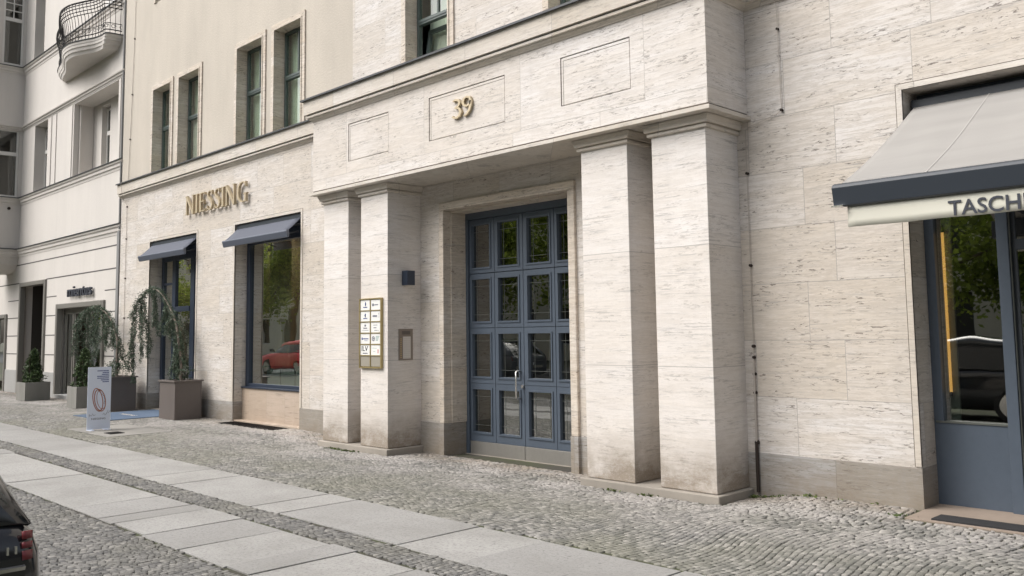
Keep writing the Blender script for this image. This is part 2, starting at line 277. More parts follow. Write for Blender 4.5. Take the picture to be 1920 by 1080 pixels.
# ------------------------------------------------------------------ mesh helpers
class MB:
    def __init__(s): s.v = []; s.f = []
    def quad(s, *p):
        n = len(s.v); s.v += [tuple(q) for q in p]; s.f.append(tuple(range(n, n+len(p)))); return s
    def box(s, x0, x1, y0, y1, z0, z1):
        n = len(s.v); s.v += [(x, y, z) for z in (z0, z1) for y in (y0, y1) for x in (x0, x1)]
        s.f += [tuple(n+i for i in q) for q in ((0, 2, 3, 1), (4, 5, 7, 6), (0, 1, 5, 4), (2, 6, 7, 3), (0, 4, 6, 2), (1, 3, 7, 5))]; return s
    def prism(s, poly, fn, a, b):
        """poly: 2d points; fn(p, t) -> 3d point"""
        n = len(s.v); k = len(poly); s.v += [tuple(fn(p, a)) for p in poly]+[tuple(fn(p, b)) for p in poly]
        s.f += [tuple(range(n+k-1, n-1, -1)), tuple(range(n+k, n+2*k))]
        s.f += [(n+i, n+(i+1) % k, n+k+(i+1) % k, n+k+i) for i in range(k)]; return s
    def sweep(s, path, prof, closed=False, caps=True):
        """profile (outward, z) swept with mitres along a plan path; outward is to the right of travel"""
        k = len(path); rings = []
        for i, (x, y) in enumerate(path):
            def nrm(a, b):
                dx, dy = b[0]-a[0], b[1]-a[1]; L = math.hypot(dx, dy); return (dy/L, -dx/L)
            ns = []
            if closed or i > 0: ns.append(nrm(path[i-1], path[i]))
            if closed or i < k-1: ns.append(nrm(path[i], path[(i+1) % k]))
            if len(ns) == 2:
                ax, ay = ns[0][0]+ns[1][0], ns[0][1]+ns[1][1]; d = ax*ns[0][0]+ay*ns[0][1]; ax, ay = ax/d, ay/d
            else: ax, ay = ns[0]
            rings.append([(x+ax*o, y+ay*o, z) for o, z in prof])
        n = len(s.v); q = len(prof)
        for r in rings: s.v += r
        for i in range(k if closed else k-1):
            j = (i+1) % k
            for a in range(q-1): s.f.append((n+i*q+a, n+j*q+a, n+j*q+a+1, n+i*q+a+1))
        if caps and not closed:
            s.f.append(tuple(range(n, n+q))); s.f.append(tuple(range(n+(k-1)*q+q-1, n+(k-1)*q-1, -1)))
        return s
    def tube(s, pts, r, seg=6):
        pts = [Vector(p) for p in pts]; n = len(s.v); k = len(pts); rr = r if isinstance(r, (list, tuple)) else [r]*k; prev = None
        for i, p in enumerate(pts):
            t = (pts[min(i+1, k-1)]-pts[max(i-1, 0)]).normalized()
            a = Vector((0, 0, 1)) if abs(t.z) < 0.9 else Vector((1, 0, 0))
            if prev is not None: a = prev
            u = (a-t*a.dot(t)).normalized(); v_ = t.cross(u); prev = u
            for j in range(seg):
                th = 2*math.pi*j/seg; q = p+(u*math.cos(th)+v_*math.sin(th))*rr[i]; s.v.append(tuple(q))
        for i in range(k-1):
            for j in range(seg): s.f.append((n+i*seg+j, n+i*seg+(j+1) % seg, n+(i+1)*seg+(j+1) % seg, n+(i+1)*seg+j))
        s.f.append(tuple(n+j for j in range(seg-1, -1, -1))); s.f.append(tuple(n+(k-1)*seg+j for j in range(seg))); return s
    def grid(s, nx, ny, fn):
        n = len(s.v)
        for j in range(ny+1):
            for i in range(nx+1): s.v.append(tuple(fn(i/nx, j/ny)))
        for j in range(ny):
            for i in range(nx): a = n+j*(nx+1)+i; s.f.append((a, a+1, a+nx+2, a+nx+1))
        return s
    def build(s, name, material, parent=None, bevel=0, smooth=False, recalc=True):
        me = bpy.data.meshes.new(name)
        me.from_pydata(s.v, [], s.f)
        if recalc or bevel:
            bm = bmesh.new(); bm.from_mesh(me)
            bmesh.ops.recalc_face_normals(bm, faces=bm.faces)
            if bevel: bmesh.ops.bevel(bm, geom=[e for e in bm.edges if len(e.link_faces) == 2 and e.calc_face_angle(0) > 0.5], offset=bevel, segments=2, affect='EDGES', profile=0.5)
            bm.to_mesh(me); bm.free()
        if smooth:
            for p in me.polygons: p.use_smooth = True
        me.materials.append(material if not isinstance(material, str) else M[material])
        o = bpy.data.objects.new(name, me); COL.objects.link(o)
        if parent is not None:
            o.parent = parent; o.matrix_parent_inverse = WM[parent.name].inverted() if parent.name in WM else Matrix.Identity(4)
            WM[o.name] = Matrix.Identity(4)
        else: WM[o.name] = Matrix.Identity(4)
        return o
WM = {}
def thing(name, label, cat, loc, group=None):
    o = bpy.data.objects.new(name, None); COL.objects.link(o); o.location = loc; o.empty_display_size = 0.2
    WM[o.name] = Matrix.Translation(Vector(loc)); o['label'] = label; o['category'] = cat
    if group: o['group'] = group
    return o
def tag(o, label, cat, group=None):
    o['label'] = label; o['category'] = cat
    if group: o['group'] = group
    return o
def copy_tree(root, delta, label=None, rotz=None):
    def cp(o, parent):
        c_ = o.copy(); COL.objects.link(c_)
        if parent is not None: c_.parent = parent; c_.matrix_parent_inverse = o.matrix_parent_inverse.copy()
        for k in list(o.children): cp(k, c_)
        return c_
    r = cp(root, None); r.location = Vector(root.location)+Vector(delta)
    if label: r['label'] = label
    if rotz is not None: r.rotation_euler = (0, 0, rotz)
    return r
def struct(o): o['kind'] = 'structure'; return o
def holed(mb, x0, x1, z0, z1, y, holes, depth, back=False):
    """front sheet at y with rectangular holes (hx0,hx1,hz0,hz1); reveals go back by depth"""
    xs = sorted({x0, x1, *[h[0] for h in holes], *[h[1] for h in holes]}); zs = sorted({z0, z1, *[h[2] for h in holes], *[h[3] for h in holes]})
    xs = [v for v in xs if x0 <= v <= x1]; zs = [v for v in zs if z0 <= v <= z1]
    for a, b in zip(xs, xs[1:]):
        for c_, d in zip(zs, zs[1:]):
            cx, cz = (a+b)/2, (c_+d)/2
            if any(h[0] < cx < h[1] and h[2] < cz < h[3] for h in holes): continue
            mb.quad((a, y, c_), (b, y, c_), (b, y, d), (a, y, d))
            if back: mb.quad((a, y+depth, c_), (a, y+depth, d), (b, y+depth, d), (b, y+depth, c_))
    for h in holes:
        a, b, c_, d = h[:4]
        mb.quad((a, y, c_), (a, y, d), (a, y+depth, d), (a, y+depth, c_)); mb.quad((b, y, c_), (b, y+depth, c_), (b, y+depth, d), (b, y, d))
        mb.quad((a, y, d), (b, y, d), (b, y+depth, d), (a, y+depth, d))
        mb.quad((a, y, c_), (a, y+depth, c_), (b, y+depth, c_), (b, y, c_))
    mb.quad((x0, y, z0), (x0, y, z1), (x0, y+depth, z1), (x0, y+depth, z0)); mb.quad((x1, y, z0), (x1, y+depth, z0), (x1, y+depth, z1), (x1, y, z1))
    mb.quad((x0, y, z1), (x1, y, z1), (x1, y+depth, z1), (x0, y+depth, z1)); mb.quad((x0, y, z0), (x0, y+depth, z0), (x1, y+depth, z0), (x1, y, z0))
    return mb
def frame_rect(mb, x0, x1, z0, z1, y0, y1, t, bottom=True, top=True):
    """rectangular frame of bars, butted"""
    mb.box(x0, x0+t, y0, y1, z0, z1); mb.box(x1-t, x1, y0, y1, z0, z1)
    if top: mb.box(x0+t, x1-t, y0, y1, z1-t, z1)
    if bottom: mb.box(x0+t, x1-t, y0, y1, z0, z0+t)
    return mb
def room(x0, x1, y0, y1, z0, z1):
    b = MB(); b.quad((x0, y1, z0), (x1, y1, z0), (x1, y1, z1), (x0, y1, z1)); b.quad((x0, y0, z0), (x0, y1, z0), (x0, y1, z1), (x0, y0, z1))
    b.quad((x1, y0, z0), (x1, y1, z0), (x1, y1, z1), (x1, y0, z1)); b.quad((x0, y0, z1), (x1, y0, z1), (x1, y1, z1), (x0, y1, z1)); b.quad((x0, y0, z0), (x1, y0, z0), (x1, y1, z0), (x0, y1, z0)); return b
def text(s, name, parent, material, origin, xdir, zdir, h, width=None, ext=0.01, bold=0.0, align='LEFT'):
    cu = bpy.data.curves.new(name, 'FONT'); cu.body = s; cu.size = 1.0; cu.extrude = 0.5; cu.offset = bold; cu.resolution_u = 4; cu.align_x = align
    t = bpy.data.objects.new(name+'_tmp', cu); COL.objects.link(t)
    dg = bpy.context.evaluated_depsgraph_get(); me = bpy.data.meshes.new_from_object(t.evaluated_get(dg)); bpy.data.objects.remove(t); bpy.data.curves.remove(cu)
    xs = [v.co.x for v in me.vertices]; ys = [v.co.y for v in me.vertices]
    hh = max(ys)-min(ys); ww = max(xs)-min(xs); sy_ = h/hh; sx_ = (width/ww) if width else sy_
    xd = Vector(xdir).normalized(); zd = Vector(zdir).normalized(); nd = xd.cross(zd)
    for v in me.vertices:
        co = v.co.copy(); v.co = Vector(origin)+xd*((co.x-(min(xs) if align == 'LEFT' else 0))*sx_)+zd*((co.y-min(ys))*sy_)+nd*(co.z*ext)
    me.materials.clear(); me.materials.append(M[material]); me.name = name
    o = bpy.data.objects.new(name, me); COL.objects.link(o); o.parent = parent; o.matrix_parent_inverse = WM[parent.name].inverted() if parent.name in WM else Matrix.Identity(4); WM[o.name] = Matrix.Identity(4)
    return o

def smst(a, b, x):
    t = np.clip((x-a)/(b-a), 0, 1); return t*t*(3-2*t)
def gz(x, y):
    """pavement height: a shallow dip in front of the portal"""
    wv = smst(-14.2, -12.4, x)*(1-smst(-5.3, -4.3, x)); return -0.1*wv*smst(-3.0, 0.0, y)

# ------------------------------------------------------------------ ground
xs = np.concatenate([[-400, -120, -60], np.arange(-40, 4.01, 0.5), [20, 80, 300]]); ys = np.concatenate([[-300, -80, -30, -12], np.arange(-10, 1.01, 0.25), [30, 300]])
b = MB(); 
for y in ys:
    for x in xs: b.v.append((float(x), float(y), float(gz(x, y))-0.012))
nx = len(xs)
for j in range(len(ys)-1):
    for i in range(nx-1): a = j*nx+i; b.f.append((a, a+1, a+nx+1, a+nx))
struct(b.build('ground', 'joint'))
b = MB().box(-200, 200, -21, -10.4, -0.2, -0.004); struct(b.build('road', 'asphalt'))

def cobbles(zones, size, name, arcA, arcL, seed, excl=(), material='cobble'):
    rg = np.random.default_rng(seed); V = []; F = []
    for (x0, x1, y0, y1) in zones:
        us = np.arange(x0-0.3, x1+0.3, size); vs = np.arange(y0-0.8, y1+0.8, size*1.0)
        us, vs = np.arange(y0-0.3, y1+0.3, size), np.arange(x0-0.8, x1+0.8, size)
        gu, gv = np.meshgrid(us, vs); gu = gu.astype(float); gv = gv.astype(float)
        # rows of unequal stones
        sh = rg.uniform(0, size, gv.shape[0])[:, None]; gu = gu+sh+rg.normal(0, size*0.06, gu.shape); irr = 0.03+0.15*smst(-2.4, -0.9, gu); gv = gv+rg.normal(0, 1, gv.shape)*size*irr+rg.normal(0, size*0.05, gv.shape[0])[:, None]
        hu = size*0.5*rg.uniform(0.84, 1.0, gu.shape)*0.94; hv = size*0.5*rg.uniform(0.86, 0.99, gu.shape)*0.94
        gu, gv, hu, hv = [q.ravel() for q in (gu, gv, hu, hv)]
        def warp(x, y):
            ph = x/arcL; t = ph-np.floor(ph)-0.5          # x runs along the course (away from the wall), y across it
            return y+arcA*np.cos(2*math.pi*t)+0.03*np.sin(x*2.1+y*1.3)+0.012*np.sin(y*3.3+x*4.0), x+0.015*np.sin(y*3.1)
        cx, cy = warp(gu, gv)
        ok = (cx > x0) & (cx < x1) & (cy > y0+size*0.4) & (cy < y1-size*0.35)
        # keep what the camera (or a step aside) can see
        d = np.stack([cx, cy+DCAM, np.zeros_like(cx)-HCAM], 1); zc = d@np.array(FV); uu = CX+FPX*(d@np.array(RV))/np.maximum(zc, .1); vv = CY-FPX*(d@np.array(UV))/np.maximum(zc, .1)
        ok &= (zc > 0.8) & (uu > -420) & (uu < 2300) & (vv < 1500)
        for (a, b_, c_, d_) in excl: ok &= ~((cx > a) & (cx < b_) & (cy > c_) & (cy < d_))
        gu, gv, hu, hv = gu[ok], gv[ok], hu[ok], hv[ok]; n = len(gu)
        tilt = rg.normal(0, 0.0007, (n, 2)); lift = rg.normal(0, 0.0008, n); ch = 0.0022
        base = []
        for (su, sv) in ((-1, -1), (1, -1), (1, 1), (-1, 1)):
            iv = 1+2.0*smst(-2.4, -0.9, gu); ju = rg.normal(0, size*0.04, n)*iv; jv = rg.normal(0, size*0.035, n)*iv
            base.append((su, sv, ju, jv))
        rings = []
        for (ins, zz) in ((0.0, -0.03), (0.0, -0.0025), (ch, 0.0)):
            for (su, sv, ju, jv) in base:
                px, py = warp(gu+su*(hu-ins)+ju, gv+sv*(hv-ins)+jv)
                rings.append(np.stack([px, py, gz(px, py)+zz+lift+su*tilt[:, 0]+sv*tilt[:, 1]], 1))
        P = np.stack(rings, 1).reshape(-1, 3); off = len(V) and sum(len(q) for q in V) or 0
        idx = (np.arange(n)*12)[:, None]+off
        for k in range(2):
            for j in range(4):
                a = k*4+j; b2 = k*4+(j+1) % 4; F.append(np.concatenate([idx+a, idx+b2, idx+b2+4, idx+a+4], 1))
        F.append(np.concatenate([idx+8, idx+9, idx+10, idx+11], 1)); V.append(P)
    V = np.concatenate(V); F = np.concatenate(F)
    me = bpy.data.meshes.new(name); me.vertices.add(len(V)); me.vertices.foreach_set('co', V.ravel().astype(np.float32))
    me.loops.add(F.size); me.loops.foreach_set('vertex_index', F.ravel().astype(np.int32)); me.polygons.add(len(F))
    me.polygons.foreach_set('loop_start', np.arange(0, F.size, 4, dtype=np.int32)); me.polygons.foreach_set('loop_total', np.full(len(F), 4, np.int32))
    me.update(); me.validate(); me.materials.append(M[material]); o = bpy.data.objects.new(name, me); COL.objects.link(o); return o
o = cobbles([(-36, 1.0, -3.26, 0.02)], 0.054, 'pavement', 0.055, 1.9, 3, excl=[(-18.05, -15.9, -2.83, -1.65), (-12.64, -10.72, -0.71, 0.1), (-6.98, -5.06, -0.71, 0.1), (-3.36, 0.5, -0.52, 0.1), (-16.75, -14.6, -0.42, 0.1)]); struct(o)
o = cobbles([(-30, 1.0, -4.52, -4.19)], 0.052, 'pavement', 0.0, 1.2, 4, material='cobbledark'); struct(o)
o = cobbles([(-22, -1.0, -9.6, -5.47)], 0.054, 'pavement', 0.05, 1.3, 5, material='cobbledark'); struct(o)
# granite slab rows; joints measured along the rows
j1 = [-31, -28.6, -26.3, -24.4, -22.2, -20.4, -18.7, -16.6, -14.75, -12.59, -11.0, -10.2, -8.30, -7.78, -6.87, -5.9, -5.1, -3.75, -2.6, -1.5, -0.2, 1.2]
j2 = [-26, -24.6, -23.1, -21.2, -19.9, -18.2, -16.9, -15.6, -14.9, -13.4, -11.86, -9.6, -8.86, -8.52, -7.82, -7.08, -6.31, -5.96, -5.2, -4.1, -3.2, -1.9, -0.4, 1.2]
b = MB()
for js, ya, yb in ((j1, -4.18, -3.27), (j2, -5.46, -4.53)):
    for a, c_ in zip(js, js[1:]):
        gA = 0.004+rnd.random()**2*0.012; y0 = ya+rnd.uniform(-0.02, 0.02); y1 = yb+rnd.uniform(-0.025, 0.02); dz = rnd.uniform(-0.004, 0.003)
        sk = rnd.uniform(-0.012, 0.012); n = len(b.v)
        for z in (-0.12, dz):
            b.v += [(a+gA+sk, y0, z), (c_-gA+sk, y0, z), (c_-gA, y1, z), (a+gA, y1, z)]
        b.f += [tuple(n+i for i in q) for q in ((3, 2, 1, 0), (4, 5, 6, 7), (0, 1, 5, 4), (1, 2, 6, 5), (2, 3, 7, 6), (3, 0, 4, 7))]
struct(MB().box(-18.0, -17.0, -2.8, -1.68, -0.1, 0.003).box(-16.99, -15.95, -2.8, -1.68, -0.1, 0.0).build('pavement', 'cover', bevel=0.004))
struct(b.build('pavement', 'slab', bevel=0.004))

# ------------------------------------------------------------------ main building
B = thing('stone_building', 'cream plaster and pale travertine building with the pillared portal and blue double door', 'building', (-10, 0, 0))
XL, XR, XP = -23.07, 3.0, -12.65
V_ = (-21.2, -18.67, -0.14, 4.0); W_ = (-16.9, -14.33, -0.14, 4.0); D_ = (-10.2, -7.67, -0.14, 3.57); S_ = (-3.31, -0.3, -0.14, 4.01)
mb = MB(); holed(mb, XL, XR, -0.14, 5.34, 0, [V_, W_, (D_[0]-0.06, D_[1]+0.06, D_[2], D_[3]+0.06), S_], 0.46); mb.build('wall', 'wall', B, recalc=False)
# upper storeys
wins_l = [(-21.14, -20.17), (-19.70, -18.66), (-16.87, -15.83), (-15.34, -14.35)]
wins_r = [(-11.10, -10.06), (-7.93, -6.85), (-4.7, -3.65), (-1.5, -0.45)]
upl = [(a, c_, 5.66, 7.72) for a, c_ in wins_l]; up3 = [(a, c_, 9.95, 12.0) for a, c_ in wins_l]
mb = MB(); holed(mb, XL, XP, 5.34, 13.0, 0.0, upl+up3, 0.3); mb.build('upper_wall', 'plaster', B, recalc=False)
upr = [(a, c_, 5.66, 7.72) for a, c_ in wins_r]
mb = MB(); holed(mb, XP, XR, 5.34, 13.0, -0.015, upr, 0.315); mb.build('upper_wall', 'upper', B, recalc=False)
# room behind upper windows
MB().box(XL+0.1, XR-0.1, 3.0, 3.2, 5.4, 12.8).build('interior', 'officewall', B)
MB().box(XL+0.1, XR-0.1, 0.35, 3.0, 7.9, 8.1).build('interior', 'officewall', B)
# plinth
mb = MB()
for a, c_ in ((XL, V_[0]), (V_[1], W_[0]), (W_[1], -12.56), (-10.80, D_[0]), (D_[1], -6.90), (-11.85, -11.5), (-6.2, -5.85), (-5.14, S_[0]), (S_[1], XR)):
    l0 = a-0.006 if a in (V_[1], W_[1], S_[1]) else a; r0 = c_+0.006 if c_ in (V_[0], W_[0], S_[0]) else c_
    if a == D_[1]: l0 = a+0.07
    if c_ == D_[0]: r0 = c_-0.07
    zt = 0.365 if -11 < a < -6.9 else 0.378
    if (a, c_) == (-5.14, S_[0]): r0 = c_+0.004
    MB().box(l0, r0, -0.008, 0.44, -0.14, zt).build('plinth', 'plinth', B, bevel=0.003)
# edge trims round the shop openings
for h in (V_, W_, S_):
    mb = MB()
    for (a, c_) in ((h[0]-0.055, h[0]), (h[1], h[1]+0.055)): mb.box(a, c_, -0.012, 0.02, 0.39, h[3]+0.055)
    mb.box(h[0], h[1], -0.012, 0.02, h[3], h[3]+0.055)
    mb.build('opening_trim', 'mould', B, bevel=0.002)
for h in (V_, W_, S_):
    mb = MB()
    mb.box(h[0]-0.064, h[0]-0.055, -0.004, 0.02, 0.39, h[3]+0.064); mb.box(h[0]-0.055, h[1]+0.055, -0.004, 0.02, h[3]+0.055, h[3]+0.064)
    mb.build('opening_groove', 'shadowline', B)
# cornice running along the whole front and round the portal
YE = -0.79; XE0, XE1 = -12.66, -5.0
path = [(XL+0.0, 0.0), (XE0, 0.0), (XE0, YE), (XE1, YE), (XE1, 0.0), (XR, 0.0)]
prof = [(-0.02, 5.262), (0.014, 5.262), (0.020, 5.275), (0.055, 5.298), (0.062, 5.318), (0.092, 5.322), (0.092, 5.355), (0.070, 5.357), (0.070, 5.373), (0.118, 5.376), (0.122, 5.62), (-0.02, 5.655)]
mb = MB(); mb.sweep(path, prof); mb.build('cornice', 'mould', B)
mb = MB(); mb.sweep(path, [(0.124, 5.614), (0.165, 5.607), (0.165, 5.635), (-0.015, 5.675), (-0.015, 5.66), (0.124, 5.63)]); mb.build('cornice_flashing', 'zinc', B)
# dark strip painted as the shadow line in the cornice groove
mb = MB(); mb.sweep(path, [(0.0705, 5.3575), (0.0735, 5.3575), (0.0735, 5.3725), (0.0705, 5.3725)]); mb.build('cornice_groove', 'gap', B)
# portal entablature with three sunk panels
EB, ET = 4.086, 5.27
pans = [(-11.63, -10.57, 4.44, 5.05), (-9.61, -8.05, 4.43, 5.06), (-7.07, -6.0, 4.44, 5.05)]
E_ = MB(); holed(E_, XE0, XE1, EB, ET, YE, pans, 0.03)
E_.quad((XE0, YE+.03, EB), (XE0, YE+.03, ET), (XE0, 0, ET), (XE0, 0, EB)); E_.quad((XE1, YE+.03, EB), (XE1, 0, EB), (XE1, 0, ET), (XE1, YE+.03, ET))
E_.quad((XE0, YE+.03, ET), (XE1, YE+.03, ET), (XE1, 0, ET), (XE0, 0, ET))
ent = E_.build('entablature', 'entab', B, recalc=False)
for (a, c_, d, e) in pans:
    p_ = MB(); t = 0.045
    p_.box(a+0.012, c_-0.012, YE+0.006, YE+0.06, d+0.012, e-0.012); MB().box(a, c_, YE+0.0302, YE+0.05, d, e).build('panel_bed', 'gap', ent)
    pp = p_.build('panel', 'entab', ent, bevel=0.004)
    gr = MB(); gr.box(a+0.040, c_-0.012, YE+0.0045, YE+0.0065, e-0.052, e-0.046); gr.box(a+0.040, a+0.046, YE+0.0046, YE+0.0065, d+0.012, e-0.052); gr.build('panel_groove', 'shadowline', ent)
# entablature lip and soffit
path2 = [(XE0, 0.0), (XE0, YE), (XE1, YE), (XE1, 0.0)]
mb = MB(); mb.sweep(path2, [(-0.9, 4.012), (0.028, 4.012), (0.034, 4.018), (0.034, 4.06), (0.004, 4.078), (-0.05, 4.078)], caps=False)
mb = MB(); mb.box(XE0-0.045, XE1+0.045, YE-0.045, 0.0, 4.010, 4.056); mb.build('architrave_lip', 'mould', ent, bevel=0.003)
MB().box(XE0+0.006, XE1-0.006, YE+0.004, 0.0, 4.056, 4.0858).build('architrave_groove', 'shadowline', ent)  # dark filler painting the shadow line above the lip
# pillars
YP = -0.635
capprof = [(0.0, 3.866), (0.028, 3.866), (0.037, 3.874), (0.037, 3.900), (0.018, 3.903), (0.018, 3.915), (0.058, 3.918), (0.062, 3.950), (0.080, 3.992), (0.080, 4.004), (-0.2, 4.004)]
for (a, c_) in ((-12.56, -11.85), (-11.50, -10.80), (-6.90, -6.20), (-5.85, -5.14)):
    p_ = MB().box(a, c_, YP, 0.02, 0.004, 4.008).build('pillar', 'pillar', B, bevel=0.006)
    cp = MB(); q = [(a, 0.0), (a, YP), (c_, YP), (c_, 0.0)]; cp.sweep(q, capprof, caps=False); cp.build('capital', 'mould', p_)
for (a, c_) in ((-12.62, -10.74), (-6.96, -5.08)):
    MB().box(a, c_, -0.70, 0.0, -0.16, 0.0).build('pillar_base', 'step', B, bevel=0.012)
MB().box(-11.86, -11.49, -0.02, 0.0, 0.39, 4.008)
# door surround
mb = MB(); XA, XB, ZT = -10.20, -7.67, 3.57
mb.box(XA-0.10, XA, -0.045, 0.43, 0.366, ZT); mb.box(XB, XB+0.12, -0.045, 0.43, 0.366, ZT); mb.box(XA-0.10, XB+0.12, -0.045, 0.43, ZT, ZT+0.12)
mb.build('door_surround', 'frame', B, bevel=0.01)
for a, c_ in ((XA-0.108, XA+0.006), (XB-0.006, XB+0.128)): MB().box(a, c_, -0.056, 0.395, -0.16, 0.364).build('door_surround_base', 'plinth', B, bevel=0.006)

mb = MB(); mb.box(XA, XA+0.022, 0.10, 0.40, 0.366, ZT-0.022); mb.box(XB-0.022, XB, 0.10, 0.40, 0.366, ZT-0.022); mb.box(XA, XB, 0.10, 0.40, ZT-0.022, ZT); mb.build('jamb_lining', 'frame', B, bevel=0.004)
# ---- entrance door
YD = 0.42
colx = [(-10.12, -9.57), (-9.56, -8.965), (-8.955, -8.345), (-8.335, -7.75)]; panx = [(-10.055, -9.66), (-9.475, -9.06), (-8.865, -8.43), (-8.27, -7.85)]
rowz = [(0.085, 0.945), (0.951, 1.775), (1.783, 2.60), (2.612, 3.44)]; panz = [(0.225, 0.855), (1.05, 1.685), (1.88, 2.515), (2.70, 3.35)]
mb = MB()
mb.box(-10.2, -10.125, YD-0.03, YD+0.08, -0.12, 3.57); mb.box(-7.745, -7.67, YD-0.03, YD+0.08, -0.12, 3.57); mb.box(-10.125, -7.745, YD-0.03, YD+0.08, 3.445, 3.57)
for ci, (a, c_) in enumerate(colx):
    for ri, (d, e) in enumerate(rowz):
        px, pz = panx[ci], panz[ri]; holed(mb, a, c_, d, e, YD, [(px[0], px[1], pz[0], pz[1])], 0.05)
        frame_rect(mb, px[0]-0.028, px[1]+0.028, pz[0]-0.028, pz[1]+0.028, YD-0.014, YD+0.002, 0.024)
door = mb.build('entrance_door', 'blue', B, bevel=0)
for (a, c_) in ((-10.12, -8.965), (-8.955, -7.75)): MB().box(a, c_, YD-0.012, YD+0.05, -0.105, 0.080).build('kick_plate', 'steel', door, bevel=0.003)
MB().box(-10.13, -7.74, YD+0.055, YD+0.062, -0.12, 0.22).build('door_backing', 'gap', door)
gapb = MB()
for x in (-9.565, -8.960, -8.340): gapb.box(x-0.006, x+0.006, YD+0.02, YD+0.054, 0.09, 3.44)
for z in (0.948, 1.779, 2.606): gapb.box(-10.12, -7.75, YD+0.021, YD+0.0545, z-0.008, z+0.008)
gapb.build('door_joint', 'gap', door)
for ci in range(4):
    for ri in range(4):
        (a, c_), (d, e) = panx[ci], panz[ri]
        pn = MB().box(a, c_, YD+0.036, YD+0.042, d, e).build('pane', 'doorglass', door)
        br = MB(); wv = c_-a; hv = e-d
        for k, z in enumerate((d+0.16*hv, e-0.16*hv)): br.box(a, c_, YD+0.030, YD+0.035, z-0.0022, z+0.0022)
        for x in (a+0.2*wv, c_-0.14*wv): br.box(x-0.0018, x+0.0018, YD+0.031, YD+0.0355, d, e)
        br.build('glazing_bar', 'lead', pn)
hd = MB(); hx = -9.03
hd.tube([(hx, YD-0.012, 1.15), (hx, YD-0.09, 1.15), (hx, YD-0.105, 1.13), (hx, YD-0.105, 0.78), (hx, YD-0.09, 0.76), (hx, YD-0.012, 0.76)], 0.013, 8); hd.build('handle', 'chrome', door, smooth=True)
MB().tube([(-8.985, YD-0.03, 0.93), (-8.985, YD+0.0, 0.93)], 0.024, 12).build('lock', 'chrome', door)
MB().box(-10.17, -10.155, YD-0.05, YD-0.031, 0.92, 1.22).build('hinge', 'chrome', door)
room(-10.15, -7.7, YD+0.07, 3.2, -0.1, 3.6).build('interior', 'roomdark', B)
MB().box(-10.2, -7.67, 0.36, 0.6, -0.16, -0.108).build('door_sill', 'step', B)

# ---- jewellery shop door (left opening)
sdp = MB(); YS = 0.30; x0, x1 = V_[0], V_[1]
for a, c_ in ((x0, -21.08), (-20.60, -20.42), (-19.62, -19.42), (-18.8, x1)): sdp.box(a, c_, YS, YS+0.09, 0.0, 3.7)
sdp.box(-21.08, -20.60, YS, YS+0.09, 0.0, 0.12); sdp.box(-21.08, -20.60, YS, YS+0.09, 3.52, 3.7); sdp.box(-21.08, -20.6, YS+0.01, YS+0.08, 2.95, 3.0)
sdp.box(-20.42, -19.62, YS, YS+0.09, 0.0, 0.22); sdp.box(-20.42, -19.62, YS, YS+0.09, 3.52, 3.7); sdp.box(-20.42, -19.62, YS-0.02, YS+0.09, 2.30, 2.42)
sdp.box(-19.42, -18.8, YS, YS+0.09, 0.0, 0.12); sdp.box(-19.42, -18.8, YS, YS+0.09, 3.52, 3.7); sdp.box(x0, x1, YS, YS+0.3, 3.7, 4.0)
sd_ = sdp.build('shop_door', 'darkblue', B, bevel=0.004)
for a, c_, d, e in ((-21.08, -20.6, 0.12, 3.52), (-20.42, -19.62, 0.22, 2.30), (-20.42, -19.62, 2.42, 3.52), (-19.42, -18.8, 0.12, 3.52)):
    MB().box(a, c_, YS+0.04, YS+0.05, d, e).build('pane', 'glass', sd_)
room(x0+0.02, x1-0.02, YS+0.1, 3.5, 0.0, 3.9).build('interior', 'room', B)
MB().box(x0, x1, 0.1, 0.46, -0.1, 0.02).build('door_sill', 'step', B)
# ---- jewellery shop window
YW = 0.27; x0, x1 = W_[0], W_[1]
swp = MB(); frame_rect(swp, x0, x1, 0.68, 3.72, YW, YW+0.1, 0.13, bottom=False)
swp.box(x0+0.13, x1-0.13, YW, YW+0.1, 0.68, 0.745); swp.box(x0, x1, YW, YW+0.3, 3.72, 4.0)
sw_ = swp.build('shop_window', 'darkblue', B, bevel=0.005)
MB().box(x0+0.13, x1-0.13, YW+0.05, YW+0.06, 0.745, 3.59).build('pane', 'glass', sw_)
MB().box(x0, x1, 0.20, 0.46, -0.14, 0.655).build('window_apron', 'sill', B, bevel=0.004)
MB().box(x0, x1, 0.17, 0.40, 0.656, 0.679).build('window_sill', 'darkblue', B)
MB().box(x0-0.0, x1, 0.02, 0.2, -0.14, 0.02).build('step', 'sill', B, bevel=0.006)
room(x0+0.02, x1-0.02, YW+0.1, 3.4, 0.6, 3.9).build('interior', 'room', B)
for xx in (-16.2, -15.6, -15.0): MB().box(xx-.12, xx+.12, 1.0, 1.8, 3.80, 3.83).build('ceiling_lamp', 'shoplight', B)
MB().box(-20.6, -19.2, 1.2, 1.5, 3.80, 3.83).build('ceiling_lamp', 'shoplight', B)
